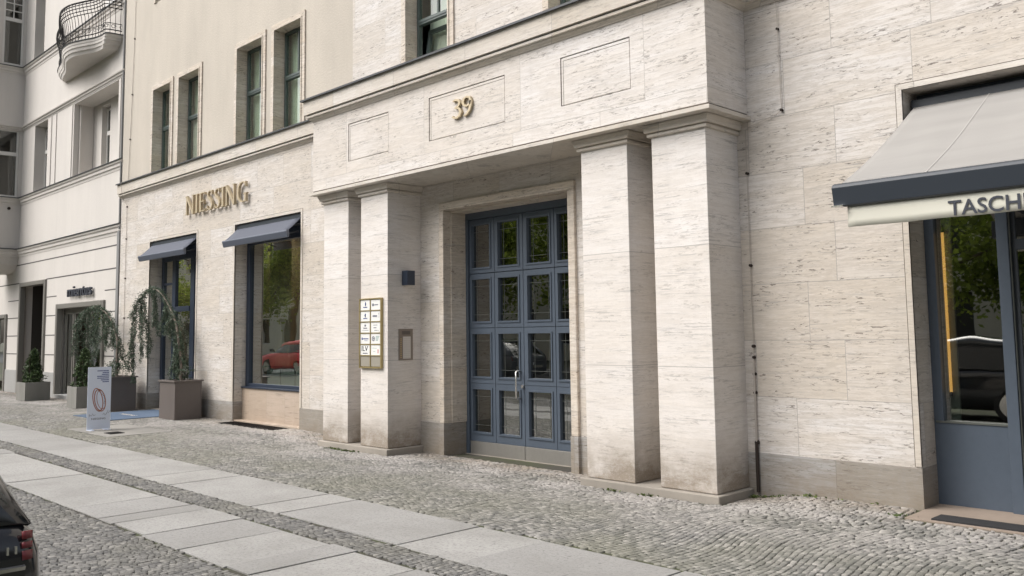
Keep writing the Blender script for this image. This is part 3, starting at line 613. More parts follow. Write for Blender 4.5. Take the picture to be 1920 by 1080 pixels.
# ---- book shop front (right opening)
YB = 0.36; x0, x1 = S_[0], S_[1]
bp = MB(); bp.box(x0, x0+0.09, YB, YB+0.12, 0.78, 3.5); bp.box(-2.645, -2.545, YB-0.05, YB+0.12, -0.02, 3.5)
bp.box(x0, -2.645, YB, YB+0.12, -0.02, 0.78); bp.box(x0, x1, YB, YB+0.2, 3.5, 4.01)
bp.box(-1.5, -1.38, YB-0.05, YB+0.12, -0.02, 3.5); bp.box(-1.38, x1, YB, YB+0.12, -0.02, 0.78)
bf = bp.build('shop_front', 'blue', B, bevel=0.004)
MB().box(x0+0.09, -2.645, YB+0.05, YB+0.06, 0.80, 3.5).build('pane', 'glass', bf)
MB().box(x0+0.02, -2.645, YB-0.012, YB+0.05, 0.781, 0.80).build('window_sill', 'lead', bf)
MB().box(-1.38, x1, YB+0.05, YB+0.06, 0.80, 3.5).build('pane', 'glass', bf)
dd = MB(); dd.box(-2.53, -2.49, YB-0.02, YB+0.04, 0.0, 3.5); dd.box(-1.54, -1.50, YB-0.02, YB+0.04, 0.0, 3.5); dd.box(-2.49, -1.54, YB-0.02, YB+0.04, 0.0, 0.2); dd.box(-2.49, -1.54, YB-0.02, YB+0.04, 2.4, 2.5)
dd_ = dd.build('shop_door', 'anth', B); MB().box(-2.49, -1.54, YB, YB+0.01, 0.2, 3.5).build('pane', 'glass', dd_)
MB().box(-2.535, -2.53, YB-0.05, YB+0.02, 0.0, 3.5).build('door_edge', 'lead', dd_)
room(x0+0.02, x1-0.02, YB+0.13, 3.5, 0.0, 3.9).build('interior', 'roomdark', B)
MB().box(x0+0.10, x0+0.20, YB+0.14, YB+0.17, 0.79, 3.45).build('interior_post', 'officewall', B)
MB().box(x0+0.004, x1, -0.48, 0.40, -0.1, 0.006).build('door_step', 'tile', B, bevel=0.006)
# ---- upper windows
def upper_window(a, c_, d, e, yf, tilt=False):
    fr = MB(); yo = yf-0.028
    fw = 0.13
    fr.box(a-fw, a-0.0, yo, yf+0.02, d-0.0, e+fw); fr.box(c_, c_+fw, yo, yf+0.02, d, e+fw); fr.box(a, c_, yo, yf+0.02, e, e+fw)
    fr.box(a-0.035, a+0.0, yo-0.014, yo, d, e+0.035); fr.box(c_, c_+0.035, yo-0.014, yo, d, e+0.035); fr.box(a-0.0, c_+0.0, yo-0.014, yo, e, e+0.035)
    # reveal lining
    s_ = fr.build('window_surround', 'frame', B, bevel=0.004)
    ln = MB(); ln.quad((a+.001, yo, d), (a+.001, yo, e), (a+.001, yf+.26, e), (a+.001, yf+.26, d)); ln.quad((c_-.001, yo, d), (c_-.001, yo, e), (c_-.001, yf+.26, e), (c_-.001, yf+.26, d)); ln.quad((a, yo, e-.001), (c_, yo, e-.001), (c_, yf+.26, e-.001), (a, yf+.26, e-.001))
    ln.build('window_reveal', 'frame', s_)
    wm = MB(); y0 = yf+0.2; frame_rect(wm, a, c_, d, e, y0, y0+0.07, 0.055)
    zt = d+1.12; wm.box(a+0.055, c_-0.055, y0-0.015, y0+0.07, zt-0.045, zt+0.045); wm.box(a+0.055, c_-0.055, y0-0.025, y0-0.015, zt-0.01, zt+0.02)
    xm = (a+c_)/2; wm.box(xm-0.02, xm+0.02, y0+0.01, y0+0.06, zt+0.045, e-0.055)
    w_ = wm.build('window', 'green', B, bevel=0.003)
    MB().box(a+0.055, c_-0.055, y0+0.03, y0+0.036, zt+0.045, e-0.055).build('pane', 'upglass', w_)
    MB().grid(40, 1, lambda u, v: (a-0.02+(c_-a+0.04)*u, (yf+0.36 if not tilt else yf+0.50)+0.012*math.sin(u*60), d-.0+(e-d)*v)).build('net_curtain', 'netcurtain', w_, smooth=True)
    if not tilt:
        MB().box(a+0.055, c_-0.055, y0+0.03, y0+0.036, d+0.055, zt-0.045).build('pane', 'upglass', w_)
    else:
        # casement tipped open into the room
        P0, P1 = d+0.06, zt-0.05; s2 = MB()
        fn = lambda x, t, o_: (x, y0+0.05+0.15*t+o_, P0+(P1-P0)*t*0.97)
        def bar(xa, xb, ta, tb):
            s2.v += [fn(x, t, o_) for o_ in (0, 0.05) for t in (ta, tb) for x in (xa, xb)]; n = len(s2.v)-8
            s2.f += [tuple(n+i for i in q) for q in ((0, 2, 3, 1), (4, 5, 7, 6), (0, 1, 5, 4), (2, 6, 7, 3), (0, 4, 6, 2), (1, 3, 7, 5))]
        bar(a+.06, a+.12, 0, 1); bar(c_-.12, c_-.06, 0, 1); bar(a+.12, c_-.12, 0, .06); bar(a+.12, c_-.12, .93, 1)
        s_2 = s2.build('open_sash', 'green', w_)
        MB().quad(fn(a+.12, .06, .025), fn(c_-.12, .06, .025), fn(c_-.12, .93, .025), fn(a+.12, .93, .025)).build('pane', 'upglass', w_)
    return w_
for a, c_ in wins_l: upper_window(a, c_, 5.66, 7.72, 0.0)
for a, c_ in wins_l: upper_window(a, c_, 9.95, 12.0, 0.0)
for i, (a, c_) in enumerate(wins_r): upper_window(a, c_, 5.66, 7.72, -0.015, tilt=(i == 0))
MB().box(-19.62, -18.74, 0.30, 0.32, 5.7, 6.74).build('roller_blind', 'white', B)
bw_ = MB(); bw_.box(XL-0.0, XR, 0.5, 9.0, 12.95, 13.3); bw_.box(XL, XL+0.3, 0.46, 9.0, 0, 12.95); bw_.box(XR-0.3, XR, 0.46, 9, 0, 12.95); bw_.box(XL+0.3, XR-0.3, 8.7, 9, 0, 12.95)
bw_.build('roof', 'plaster', B)
MB().box(XL+0.3, XR-0.3, 0.46, 8.7, 3.95, 5.2).build('floor_slab', 'officewall', B)

# ------------------------------------------------------------------ things on the main front
# awnings over the jewellery shop
def small_awning(h, label, yl, loc):
    T = thing('shop_awning', label, 'awning', loc, 'small slate awnings over the jewellery shop')
    a, c_ = h[0]+0.03, h[1]-0.05
    tp, ft = (0.02, 3.90), (yl, 3.63)
    b_ = MB(); n = 10
    fn = lambda u, v: (a+(c_-a)*u, tp[0]+(ft[0]-tp[0])*v, tp[1]+(ft[1]-tp[1])*v-0.008*math.sin(math.pi*v))
    b_.grid(n, 8, fn); o_ = b_.build('fabric', 'smallawn', T, smooth=True)
    so_ = o_.modifiers.new('s', 'SOLIDIFY'); so_.thickness = 0.006
    prof_ = [(yl+0.03, 3.655), (yl-0.02, 3.645), (yl-0.028, 3.62), (yl+0.005, 3.515), (yl+0.03, 3.51), (yl+0.045, 3.56)]
    MB().prism(prof_, lambda p, t: (t, p[0], p[1]), a-0.02, c_+0.02).build('front_bar', 'greyblue', T, bevel=0.004)
    ar = MB(); ar.tube([(a+0.1, 0.05, 3.66), (a+0.12, yl+0.05, 3.58)], 0.014); ar.tube([(c_-0.1, 0.05, 3.66), (c_-0.12, yl+0.05, 3.58)], 0.014); ar.build('arm', 'anth', T)
    MB().box(h[0]+0.01, h[1]-0.01, 0.03, 0.2, 3.80, 3.985).build('cassette', 'anth', T, bevel=0.01)
small_awning(V_, 'slate grey awning over the jewellery shop entrance, left of the larger one', -0.27, (-19.9, 0, 3.5))
small_awning(W_, 'slate grey awning over the display window beside the portal pillars', -0.27, (-15.6, 0, 3.5))
# book shop awning
T = thing('shop_awning', 'large light grey awning with ivory lettered valance over the bookshop front', 'awning', (-1.9, 0, 2.9))
a, c_ = S_[0]+0.06, -0.35; yt, zt, yf, zf = 0.12, 3.84, -1.56, 2.90
b_ = MB(); fn = lambda u, v: (a+(c_-a)*u, yt+(yf-yt)*v, zt+(zf-zt)*v-0.035*math.sin(math.pi*v)-0.007*math.sin(u*21+v*2)*math.sin(math.pi*v)-0.004*math.sin(u*47-v*5)*math.sin(math.pi*v))
b_.grid(40, 16, fn); o_ = b_.build('fabric', 'fabric', T, smooth=True); o_.modifiers.new('s', 'SOLIDIFY').thickness = 0.005
for u in (0.235, 0.65):
    sm = MB()
    for v0 in range(16):
        p0, p1 = fn(u, v0/16), fn(u, (v0+1)/16); sm.quad((p0[0]-.006, p0[1], p0[2]+.004), (p0[0]+.006, p0[1], p0[2]+.004), (p1[0]+.006, p1[1], p1[2]+.004), (p1[0]-.006, p1[1], p1[2]+.004))
    sm.build('seam', 'seam', T)
prof_ = [(-1.54, 2.905), (-1.60, 2.90), (-1.64, 2.885), (-1.655, 2.86), (-1.625, 2.71), (-1.60, 2.70), (-1.53, 2.71), (-1.52, 2.80)]
MB().prism(prof_, lambda p, t: (t, p[0], p[1]), -3.29, -0.28).build('front_bar', 'anth', T, bevel=0.004)
MB().box(-3.296, -3.20, -1.66, -1.61, 2.70, 2.712).build('end_cap', 'chrome', T)
vb = MB(); vb.grid(40, 3, lambda u, v: (-3.19+2.85*u, -1.588+0.003*math.sin(u*17)*v, 2.705-0.175*v+0.002*math.sin(u*31)*v)); vo = vb.build('valance', 'valance', T, smooth=True); vo.modifiers.new('s', 'SOLIDIFY').thickness = 0.004
text('TASCHEN', 'lettering', T, 'ink', (-2.40, -1.597, 2.540), (1, 0, 0), (0, 0, 1), 0.116, 0.70, 0.004, 0.010)
ar = MB(); ar.tube([(-3.1, 0.2, 3.3), (-3.05, -0.7, 3.12), (-2.7, -1.52, 2.8)], 0.025); ar.tube([(-0.6, 0.2, 3.3), (-0.65, -0.7, 3.12), (-1.0, -1.52, 2.8)], 0.025); ar.build('arm', 'anth', T)
MB().box(S_[0]+0.02, S_[1]-0.02, 0.16, 0.34, 3.80, 3.93).build('cassette', 'anth', T, bevel=0.01)

# serif letters built from strokes; each stroke sits a hair prouder than the one before
def stroke(mb, p0, p1, w0, w1, org, sc, y, d, k):
    (x0, z0), (x1, z1) = p0, p1; dx, dz = x1-x0, z1-z0; L = math.hypot(dx, dz) or 1; nx_, nz_ = -dz/L, dx/L
    poly = [(x0+nx_*w0/2, z0+nz_*w0/2), (x1+nx_*w1/2, z1+nz_*w1/2), (x1-nx_*w1/2, z1-nz_*w1/2), (x0-nx_*w0/2, z0-nz_*w0/2)]
    f = lambda p, t: (org[0]+p[0]*sc[0], t, org[1]+p[1]*sc[1]); mb.prism(poly, f, y-d-0.0012*k, y-0.0001*k)
def curve_stroke(mb, pts, ws, org, sc, y, d, k):
    n = len(pts); Lf, Rt = [], []
    for i, (x, z) in enumerate(pts):
        a_, b2 = pts[max(0, i-1)], pts[min(n-1, i+1)]; dx, dz = b2[0]-a_[0], b2[1]-a_[1]; L = math.hypot(dx, dz) or 1
        Lf.append((x-dz/L*ws[i]/2, z+dx/L*ws[i]/2)); Rt.append((x+dz/L*ws[i]/2, z-dx/L*ws[i]/2))
    f = lambda p, yy: (org[0]+p[0]*sc[0], yy, org[1]+p[1]*sc[1]); nn = len(mb.v); ya, yb = y-d-0.0012*k, y-0.0001*k
    for i in range(n): mb.v += [f(Lf[i], ya), f(Rt[i], ya), f(Rt[i], yb), f(Lf[i], yb)]
    for i in range(n-1):
        q = nn+4*i
        for j in range(4): mb.f.append((q+j, q+(j+1) % 4, q+4+(j+1) % 4, q+4+j))
    mb.f.append((nn, nn+1, nn+2, nn+3)); mb.f.append((nn+4*n-1, nn+4*n-2, nn+4*n-3, nn+4*n-4))
def letter(ch, org, sc, y, d):
    mb = MB(); T_, t_ = 0.115, 0.05; k = [0]
    def S(p0, p1, w0, w1=None): stroke(mb, p0, p1, w0, w1 or w0, org, sc, y, d, k[0]); k[0] += 1
    def Cv(pts, ws): curve_stroke(mb, pts, ws, org, sc, y, d, k[0]); k[0] += 1
    ser = lambda x, z, w: S((x-w/2, z), (x+w/2, z), 0.035)
    if ch == 'I': S((.1, 0), (.1, 1), T_); ser(.1, .0175, .22); ser(.1, .9825, .22); wd = .2
    elif ch == 'N':
        S((.08, 0), (.08, 1), t_+.02); S((.05, 1), (.62, 0.0), T_); S((.62, 0), (.62, 1), t_+.02); ser(.08, .0175, .18); ser(.05, .9825, .15); ser(.62, .9825, .18); wd = .7
    elif ch == 'E':
        S((.1, 0), (.1, 1), T_); S((.05, .975), (.45, .975), t_); S((.1, .53), (.38, .53), t_); S((.05, .025), (.47, .025), t_); S((.44, .87), (.44, 1), .035); S((.46, 0), (.46, .14), .035); S((.37, .45), (.37, .61), .035); wd = .5
    elif ch == 'S':
        pts = [(.40, .80), (.37, .93), (.25, .985), (.13, .93), (.08, .80), (.13, .66), (.25, .53), (.37, .40), (.42, .24), (.36, .08), (.23, .015), (.10, .07), (.05, .22)]
        Cv(pts, [.03, .04, .05, .06, .085, .11, .13, .11, .085, .06, .05, .045, .03]); S((.40, .78), (.40, 1.0), .03); S((.055, .0), (.055, .24), .03); wd = .46
    elif ch == 'G':
        pts = [(.62, .78), (.56, .92), (.42, .99), (.26, .95), (.13, .80), (.08, .52), (.13, .22), (.26, .06), (.42, .01), (.56, .06), (.62, .14)]
        Cv(pts, [.04, .05, .05, .07, .10, .12, .10, .07, .05, .05, .06]); S((.62, .0), (.62, .42), .09); ser(.62, .42, .2); S((.62, .74), (.62, 1.0), .03); wd = .7
    return mb, wd
T = thing('shop_sign', 'raised brass serif letters reading NIESSING on the stone wall', 'sign', (-17.8, 0, 4.6))
x = -19.10; H = 0.42; scx = 0.45; tot = 0
word = 'NIESSING'; wds = {'N': .7, 'I': .2, 'E': .5, 'S': .46, 'G': .7}; gp = 0.11
tot = sum(wds[q] for q in word)+gp*7; scx = (2.80)/tot
for i, ch in enumerate(word):
    mb, wd = letter(ch, (x, 4.425), (scx, H), -0.03, 0.055); o_ = mb.build('letter', 'brassface', T)
    mb.build('x', 'brass', None) if False else None
    x += (wd+gp)*scx
pg = MB()
x = -19.10
for ch in word:
    pg.tube([(x+wds[ch]*scx*0.5, -0.035, 4.6), (x+wds[ch]*scx*0.5, 0.0, 4.6)], 0.008); x += (wds[ch]+gp)*scx
pg.build('fixing', 'brass', T)
# house number 39
T = thing('house_number', 'brass number 39 on the central sunk panel above the door', 'house number', (-8.9, YE, 4.75))
def digit(pts_list, org, sc):
    mb = MB()
    for k, (pts, ws) in enumerate(pts_list): curve_stroke(mb, pts, ws, org, sc, YE+0.015, 0.05, k)
    return mb
th = [(.04, .93), (.20, .985), (.38, .93), (.44, .78), (.38, .63), (.22, .56), (.16, .555)]; tw = [.05, .09, .11, .13, .11, .09, .05]
th2 = [(.16, .545), (.30, .54), (.44, .46), (.50, .28), (.44, .10), (.26, .02), (.10, .05), (.02, .14)]; tw2 = [.05, .09, .12, .14, .12, .10, .09, .10]
digit([(th, tw), (th2, tw2)], (-9.07, 4.645), (0.36, 0.265)).build('digit', 'brassface', T)
n1_ = [(.50, .74), (.46, .58), (.30, .50), (.14, .56), (.06, .74), (.12, .92), (.28, .985), (.44, .92), (.50, .74), (.50, .50), (.42, .25), (.28, .08), (.10, .02)]; nw = [.10, .10, .09, .11, .13, .11, .09, .11, .13, .13, .12, .10, .06]
digit([(n1_, nw)], (-8.865, 4.645), (0.36, 0.265)).build('digit', 'brassface', T)
# company directory board on the second pillar
T = thing('directory_board', 'brass framed board of ten white name plaques on the pillar left of the door', 'sign board', (-11.2, YP, 1.7))
x0, x1, z0, z1 = -11.485, -10.915, 1.19, 2.26; yb = YP
mb = MB().box(x0, x1, yb-0.018, yb, z0, z1); frame_rect(mb, x0, x1, z0, z1, yb-0.045, yb-0.018, 0.018)
mb.box((x0+x1)/2-0.008, (x0+x1)/2+0.008, yb-0.04, yb-0.018, z0+0.018, z1-0.018); rows = 6; rh = (z1-z0-0.036)/rows
for r in range(1, rows): mb.box(x0+0.018, (x0+x1)/2-0.008, yb-0.038, yb-0.018, z1-0.018-r*rh-0.007, z1-0.018-r*rh+0.007); mb.box((x0+x1)/2+0.008, x1-0.018, yb-0.038, yb-0.018, z1-0.018-r*rh-0.007, z1-0.018-r*rh+0.007)
mb.build('frame', 'brassframe', T)
pw = (x1-x0-0.036-0.016)/2
for c0 in range(2):
    for r in range(6):
        a = x0+0.018+c0*(pw+0.016)+0.003; zt_ = z1-0.018-r*rh-0.009; zb_ = zt_-rh+0.018; yp_ = yb-0.030
        pl = MB().box(a, a+pw-0.006, yp_, yb-0.019, zb_, zt_).build('plaque', 'plaqueg' if r == 5 else 'plaque', T)
        cxp = a+pw/2-0.003; cz = (zb_+zt_)/2; k = MB(); yk = yp_-0.002; mt = 'print'
        def bar(x_, z_, w_, h_): k.box(x_-w_/2, x_+w_/2, yk, yp_, z_-h_/2, z_+h_/2)
        if c0 == 0 and r in (0, 1):
            k.tube([(cxp+0.005, yp_-0.0015, cz+0.05-0.005*r), (cxp+0.012-0.01*r, yp_-0.0015, cz+0.02), (cxp, yp_-0.0015, cz-0.015)], [0.004, 0.012, 0.004], 6); mt = 'inkb'
            for q in range(6): bar(cxp-0.045+q*0.018, cz-0.032, 0.013, 0.016)
        elif c0 == 0 and r == 2:
            for q in range(5): bar(cxp-0.04+q*0.02, cz-0.01, 0.014, 0.018)
            bar(cxp, cz+0.03, 0.04, 0.03); bar(cxp, cz-0.045, 0.17, 0.005)
        elif c0 == 0 and r == 3:
            bar(cxp-0.08, cz, 0.03, 0.035)
            for q in range(7): bar(cxp-0.045+q*0.02, cz, 0.014, 0.018)
            bar(cxp+0.02, cz-0.03, 0.08, 0.006); mt = 'inkb'
        elif c0 == 0 and r == 4:
            text('ILV', 'lettering', pl, 'ink', (cxp-0.09, yp_-0.0015, cz-0.015), (1, 0, 0), (0, 0, 1), 0.075, 0.16, 0.003); bar(cxp, cz-0.05, 0.12, 0.014)
        elif c0 == 1 and r == 0:
            bar(cxp-0.07, cz, 0.045, 0.04)
            for q in range(5): bar(cxp-0.03+q*0.02, cz, 0.014, 0.018)
        elif c0 == 1 and r == 1:
            for q in range(5): bar(cxp-0.07+q*0.024, cz-0.0, 0.017, 0.03)
            for q in range(4): bar(cxp+0.075, cz+0.04-q*0.022, 0.02-0.003*q, 0.006)
        elif c0 == 1 and r == 2:
            bar(cxp-0.01, cz+0.035, 0.10, 0.008); bar(cxp-0.02, cz-0.005, 0.07, 0.012); bar(cxp+0.0, cz-0.045, 0.07, 0.008); bar(cxp+0.06, cz-0.045, 0.014, 0.014)
        elif c0 == 1 and r == 3:
            k.tube([(cxp-0.06, yp_-0.002, cz), (cxp-0.06, yp_, cz)], 0.038, 18); text('G', 'lettering', pl, 'plaque', (cxp-0.078, yp_-0.003, cz-0.024), (1, 0, 0), (0, 0, 1), 0.048, None, 0.002)
            k2 = MB(); [k2.box(cxp, cxp+0.09-0.01*q, yk, yp_, cz+0.03-q*0.02, cz+0.042-q*0.02) for q in range(4)]; k2.build('lettering', 'inkg', pl)
        elif c0 == 1 and r == 4:
            bar(cxp-0.03, cz+0.03, 0.11, 0.007); bar(cxp-0.04, cz-0.02, 0.05, 0.007); k2 = MB().box(cxp+0.05, cxp+0.068, yk, yp_, cz-0.05, cz+0.01); k2.build('lettering', 'inkr', pl); mt = 'inkg'
        if k.v: k.build('lettering', mt, pl)
# wall lamp on the inner side of the second pillar
T = thing('wall_lamp', 'dark blue box wall lamp on the side of the pillar above the intercom', 'wall lamp', (-10.8, -0.29, 2.56))
MB().box(-10.8+0.012, -10.655, -0.375, -0.225, 2.447, 2.67).build('housing', 'darkblue', T, bevel=0.003)
MB().box(-10.8, -10.788, -0.355, -0.245, 2.47, 2.65).build('back_plate', 'anth', T)
MB().box(-10.78, -10.67, -0.36, -0.24, 2.445, 2.447).build('lens', 'paper', T)
T = thing('intercom_panel', 'bronze intercom panel with name labels on the side of the pillar', 'intercom', (-10.8, -0.3, 1.55))
MB().box(-10.8, -10.785, -0.435, -0.168, 1.305, 1.782).build('case', 'intercom', T, bevel=0.003)
MB().box(-10.785, -10.781, -0.36, -0.215, 1.33, 1.665).build('name_labels', 'paper', T)
k = MB()
for r in range(11): k.box(-10.781, -10.7798, -0.35, -0.225, 1.345+r*0.029, 1.3475+r*0.029)
k.build('label_line', 'plaqueg', T)
k = MB()
for r in range(11): k.tube([(-10.785, -0.40, 1.35+r*0.028), (-10.778, -0.40, 1.35+r*0.028)], 0.008, 8)
k.build('bell_buttons', 'brass', T)
k = MB()
for r in range(4): k.box(-10.785, -10.783, -0.38, -0.22, 1.70+r*0.013, 1.706+r*0.013)
k.build('speaker_slots', 'gap', T)
# lightning conductor
T = thing('lightning_conductor', 'thin lightning conductor running down the wall right of the last pillar', 'lightning conductor', (-5.02, 0, 0))
MB().tube([(-4.585, -0.025, 6.2), (-4.585, -0.17, 5.66), (-4.585, -0.17, 5.35), (-4.585, -0.03, 5.25), (-4.575, -0.022, 4.05), (-4.62, -0.022, 4.02), (-4.98, -0.022, 3.93), (-5.018, -0.022, 3.90), (-5.018, -0.025, 1.3)], 0.0042, 6).build('cable', 'cable', T)
MB().tube([(-5.018, -0.03, 1.34), (-5.018, -0.03, 0.48)], 0.011, 8).build('rod', 'cable', T)
MB().tube([(-5.018, -0.032, 0.50), (-5.018, -0.032, -0.03)], 0.019, 8).build('ground_pipe', 'rust', T)
k = MB()
for xx, zz, s in ((-4.575, 4.05, .016), (-4.585, 4.95, .014), (-5.018, 3.42, .016), (-5.018, 2.40, .016), (-5.018, 1.52, .018), (-5.018, 1.40, .016), (-5.018, 1.22, .017), (-5.018, 1.02, .018), (-5.018, 0.49, .024)):
    k.tube([(xx, 0.0, zz), (xx, -0.035, zz)], s, 8)
k.build('clamp', 'rust', T)
T = thing('lightning_conductor', 'thin wire running down the far left edge of the travertine and plaster front', 'lightning conductor', (-22.65, 0, 0))
MB().tube([(-22.35, -0.02, 12.5), (-22.42, -0.02, 9.6), (-22.5, -0.02, 7.6), (-22.62, -0.02, 5.68), (-22.62, -0.20, 5.62), (-22.62, -0.16, 5.3), (-22.85, -0.02, 5.2), (-22.65, -0.02, 5.05), (-22.66, -0.02, 0.1)], 0.006, 5).build('cable', 'cable', T)
k = MB()
for xx, zz in ((-22.39, 10.6), (-22.43, 9.35), (-22.5, 7.9), (-22.57, 6.75), (-22.65, 5.02), (-22.66, 4.2), (-22.66, 3.2), (-22.66, 2.2)): k.tube([(xx, 0.0, zz), (xx, -0.035, zz)], 0.018, 8)
k.build('clamp', 'rust', T)
# mats, grate
tag(MB().box(-20.95, -19.02, -1.72, 0.08, -0.01, 0.014).build('doormat', 'mat', None, bevel=0.004), 'blue grey carpet mat leading to the jewellery shop door', 'doormat')
text_parent = None
tag(MB().box(-3.09, -0.6, -0.44, -0.2, 0.0, 0.02).build('doormat', 'matdark', None, bevel=0.004), 'black rubber mat on the tiled step of the bookshop', 'doormat')
k = MB(); k.box(-16.7, -14.68, -0.40, -0.06, -0.06, 0.0)
k.build('cellar_grate_base', 'gap', None) if False else None
GT = thing('cellar_grate', 'dark metal cellar grate in the pavement under the display window', 'grate', (-15.7, -0.23, 0))
k = MB(); k.box(-16.7, -14.68, -0.385, -0.075, -0.08, -0.02); k.build('pit', 'black', GT)
k = MB(); frame_rect_pts = (-16.7, -14.68, -0.40, -0.06)
k.box(-16.7, -14.68, -0.40, -0.38, -0.03, 0.008); k.box(-16.7, -14.68, -0.08, -0.06, -0.03, 0.008); k.box(-16.7, -16.68, -0.38, -0.08, -0.03, 0.008); k.box(-14.70, -14.68, -0.38, -0.08, -0.03, 0.008)
for i in range(56): xx = -16.66+i*0.035; k.box(xx, xx+0.008, -0.38, -0.08, -0.02, 0.005)
k.build('grating', 'iron', GT)
DC = thing('drain_cover', 'small dark iron cover set in the flat slab below the advertising board', 'drain cover', (-16.4, -2.5, 0))
k = MB(); k.box(-16.62, -16.32, -2.62, -2.36, -0.02, 0.010); k.build('cover', 'iron', DC, bevel=0.003)
k = MB(); frame_c = [k.box(-16.60+i*0.05, -16.58+i*0.05, -2.60, -2.38, 0.010, 0.013) for i in range(6)]; k.build('rib', 'iron', DC)

# advertising totem
T = thing('advertising_board', 'tall pale blue free-standing board with ring drawing and small print', 'advertising board', (-17.25, -2.48, 0))
xa = -17.25; ya, yb2 = -2.70, -2.28
MB().box(xa-0.012, xa, ya, yb2, 0.02, 1.165).build('board', 'totem', T, bevel=0.003)
MB().box(xa-0.12, xa+0.12, ya+0.03, ya+0.10, 0.0, 0.018).box(xa-0.12, xa+0.12, yb2-0.10, yb2-0.03, 0.0, 0.018).build('foot', 'totem', T, bevel=0.003)
k = MB(); rr = random.Random(3)
for r, wv in enumerate((0.21, 0.115, 0.13, 0.215, 0.21, 0.145, 0.115)):
    z = 1.095-r*0.034; y = yb2-0.045-wv
    while y < yb2-0.05: w2 = rr.uniform(0.008, 0.02); k.box(xa, xa+0.0015, y, min(y+w2, yb2-0.045), z-0.009, z+0.009); y += w2+0.004
k.build('small_print', 'inkb', T)
text('NIESSING', 'mat_lettering', bpy.data.objects['doormat'], 'mould', (-20.35, -0.95, 0.0155), (1, 0, 0), (0, 1, 0), 0.12, 0.75, 0.001)
k = MB()
def ring(cy, cz, ry, rz, tilt, wd_):
    pts = []
    for i in range(33):
        t = 2*math.pi*i/32; y_, z_ = ry*math.cos(t), rz*math.sin(t); pts.append((xa+0.001, cy+y_*math.cos(tilt)-z_*math.sin(tilt), cz+y_*math.sin(tilt)+z_*math.cos(tilt)))
    k.tube(pts, wd_, 4)
ring(-2.515, 0.56, 0.085, 0.215, 0.18, 0.008); ring(-2.50, 0.555, 0.07, 0.19, 0.18, 0.005); ring(-2.475, 0.55, 0.095, 0.205, 0.18, 0.008); ring(-2.455, 0.56, 0.075, 0.175, 0.18, 0.005)
k.build('ring_drawing', 'copper', T)
k = MB()
for q in range(7): t = 0.9-q*0.22; k.tube([(xa, -2.44+0.05*math.cos(t*1.5), 0.66-q*0.028), (xa+0.003, -2.44+0.05*math.cos(t*1.5), 0.66-q*0.028)], 0.008, 6)
k.build('ring_stones', 'ink', T)
k = MB(); k.tube([(xa+.001, -2.66, 0.30), (xa+.001, -2.655, 0.26), (xa+.001, -2.64, 0.29), (xa+.001, -2.62, 0.27), (xa+.001, -2.60, 0.31), (xa+.001, -2.58, 0.27), (xa+.001, -2.55, 0.29)], 0.003, 4); k.tube([(xa+.001, -2.42, 0.28), (xa+.001, -2.40, 0.31), (xa+.001, -2.38, 0.27), (xa+.001, -2.35, 0.30), (xa+.001, -2.33, 0.36), (xa+.001, -2.32, 0.30), (xa+.001, -2.29, 0.35)], 0.003, 4); k.build('handwriting', 'ink', T)
text('NIESSING', 'lettering', T, 'ink', (xa+0.0005, -2.62, 0.195), (0, 1, 0), (0, 0, 1), 0.035, 0.25, 0.002)

# planters and plants
def planter(label, x0, x1, y0, y1, h, material, rim=True, group=None):
    T = thing('planter', label, 'planter', ((x0+x1)/2, (y0+y1)/2, 0), group)
    b_ = MB(); t = 0.03; b_.box(x0, x1, y0, y0+t, 0, h); b_.box(x0, x1, y1-t, y1, 0, h); b_.box(x0, x0+t, y0+t, y1-t, 0, h); b_.box(x1-t, x1, y0+t, y1-t, 0, h); b_.build('box', material, T, bevel=0.004)
    if rim:
        r_ = MB(); e = 0.028
        r_.box(x0-e, x1+e, y0-e, y0+0.05, h-0.03, h+0.006); r_.box(x0-e, x1+e, y1-0.05, y1+e, h-0.03, h+0.006); r_.box(x0-e, x0+0.05, y0+0.05, y1-0.05, h-0.03, h+0.006); r_.box(x1-0.05, x1+e, y0+0.05, y1-0.05, h-0.03, h+0.006); r_.build('rim', material, T, bevel=0.005)
    MB().box(x0+t, x1-t, y0+t, y1-t, h-0.12, h-0.05).build('soil', 'soil', T); return T
planter('taupe metal planter right of the blue mat, holding a weeping cedar', -18.72, -17.96, -0.74, -0.16, 0.80, 'planter', group='taupe planters at the jewellery shop')
planter('taupe metal planter behind the advertising board, holding a weeping cedar', -22.0, -21.22, -0.86, -0.24, 0.80, 'planter', group='taupe planters at the jewellery shop')
planter('rough concrete planter before the dark passage of the neighbouring house', -27.8, -27.0, -1.0, -0.35, 0.50, 'concrete', rim=False, group='concrete planters of the neighbouring house')
planter('rough concrete planter left of the advertising board', -23.62, -22.95, -1.0, -0.42, 0.52, 'concrete', rim=False, group='concrete planters of the neighbouring house')

def needles(mb, p, r, n, rg, ln=0.03, w=0.006):
    for _ in range(n):
        d = Vector((rg.gauss(0, 1), rg.gauss(0, 1), rg.gauss(0, 1))).normalized(); q = p+Vector((rg.gauss(0, r), rg.gauss(0, r), rg.gauss(0, r)))
        s = d.cross(Vector((rg.gauss(0, 1), rg.gauss(0, 1), rg.gauss(0, 1)))).normalized()*w; e = q+d*ln
        mb.quad(q-s, q+s, e+s*0.6, e-s*0.6)
def bez(P, n):
    out = []; P = [Vector(p) for p in P]
    Q = [P[0]+(P[0]-P[1])]+P+[P[-1]+(P[-1]-P[-2])]
    for i in range(1, len(Q)-2):
        for j in range(n):
            t = j/n; a_, b2, c2, d2 = Q[i-1], Q[i], Q[i+1], Q[i+2]
            out.append(0.5*((2*b2)+(c2-a_)*t+(2*a_-5*b2+4*c2-d2)*t*t+(3*b2-a_-3*c2+d2)*t**3))
    out.append(P[-1]); return out
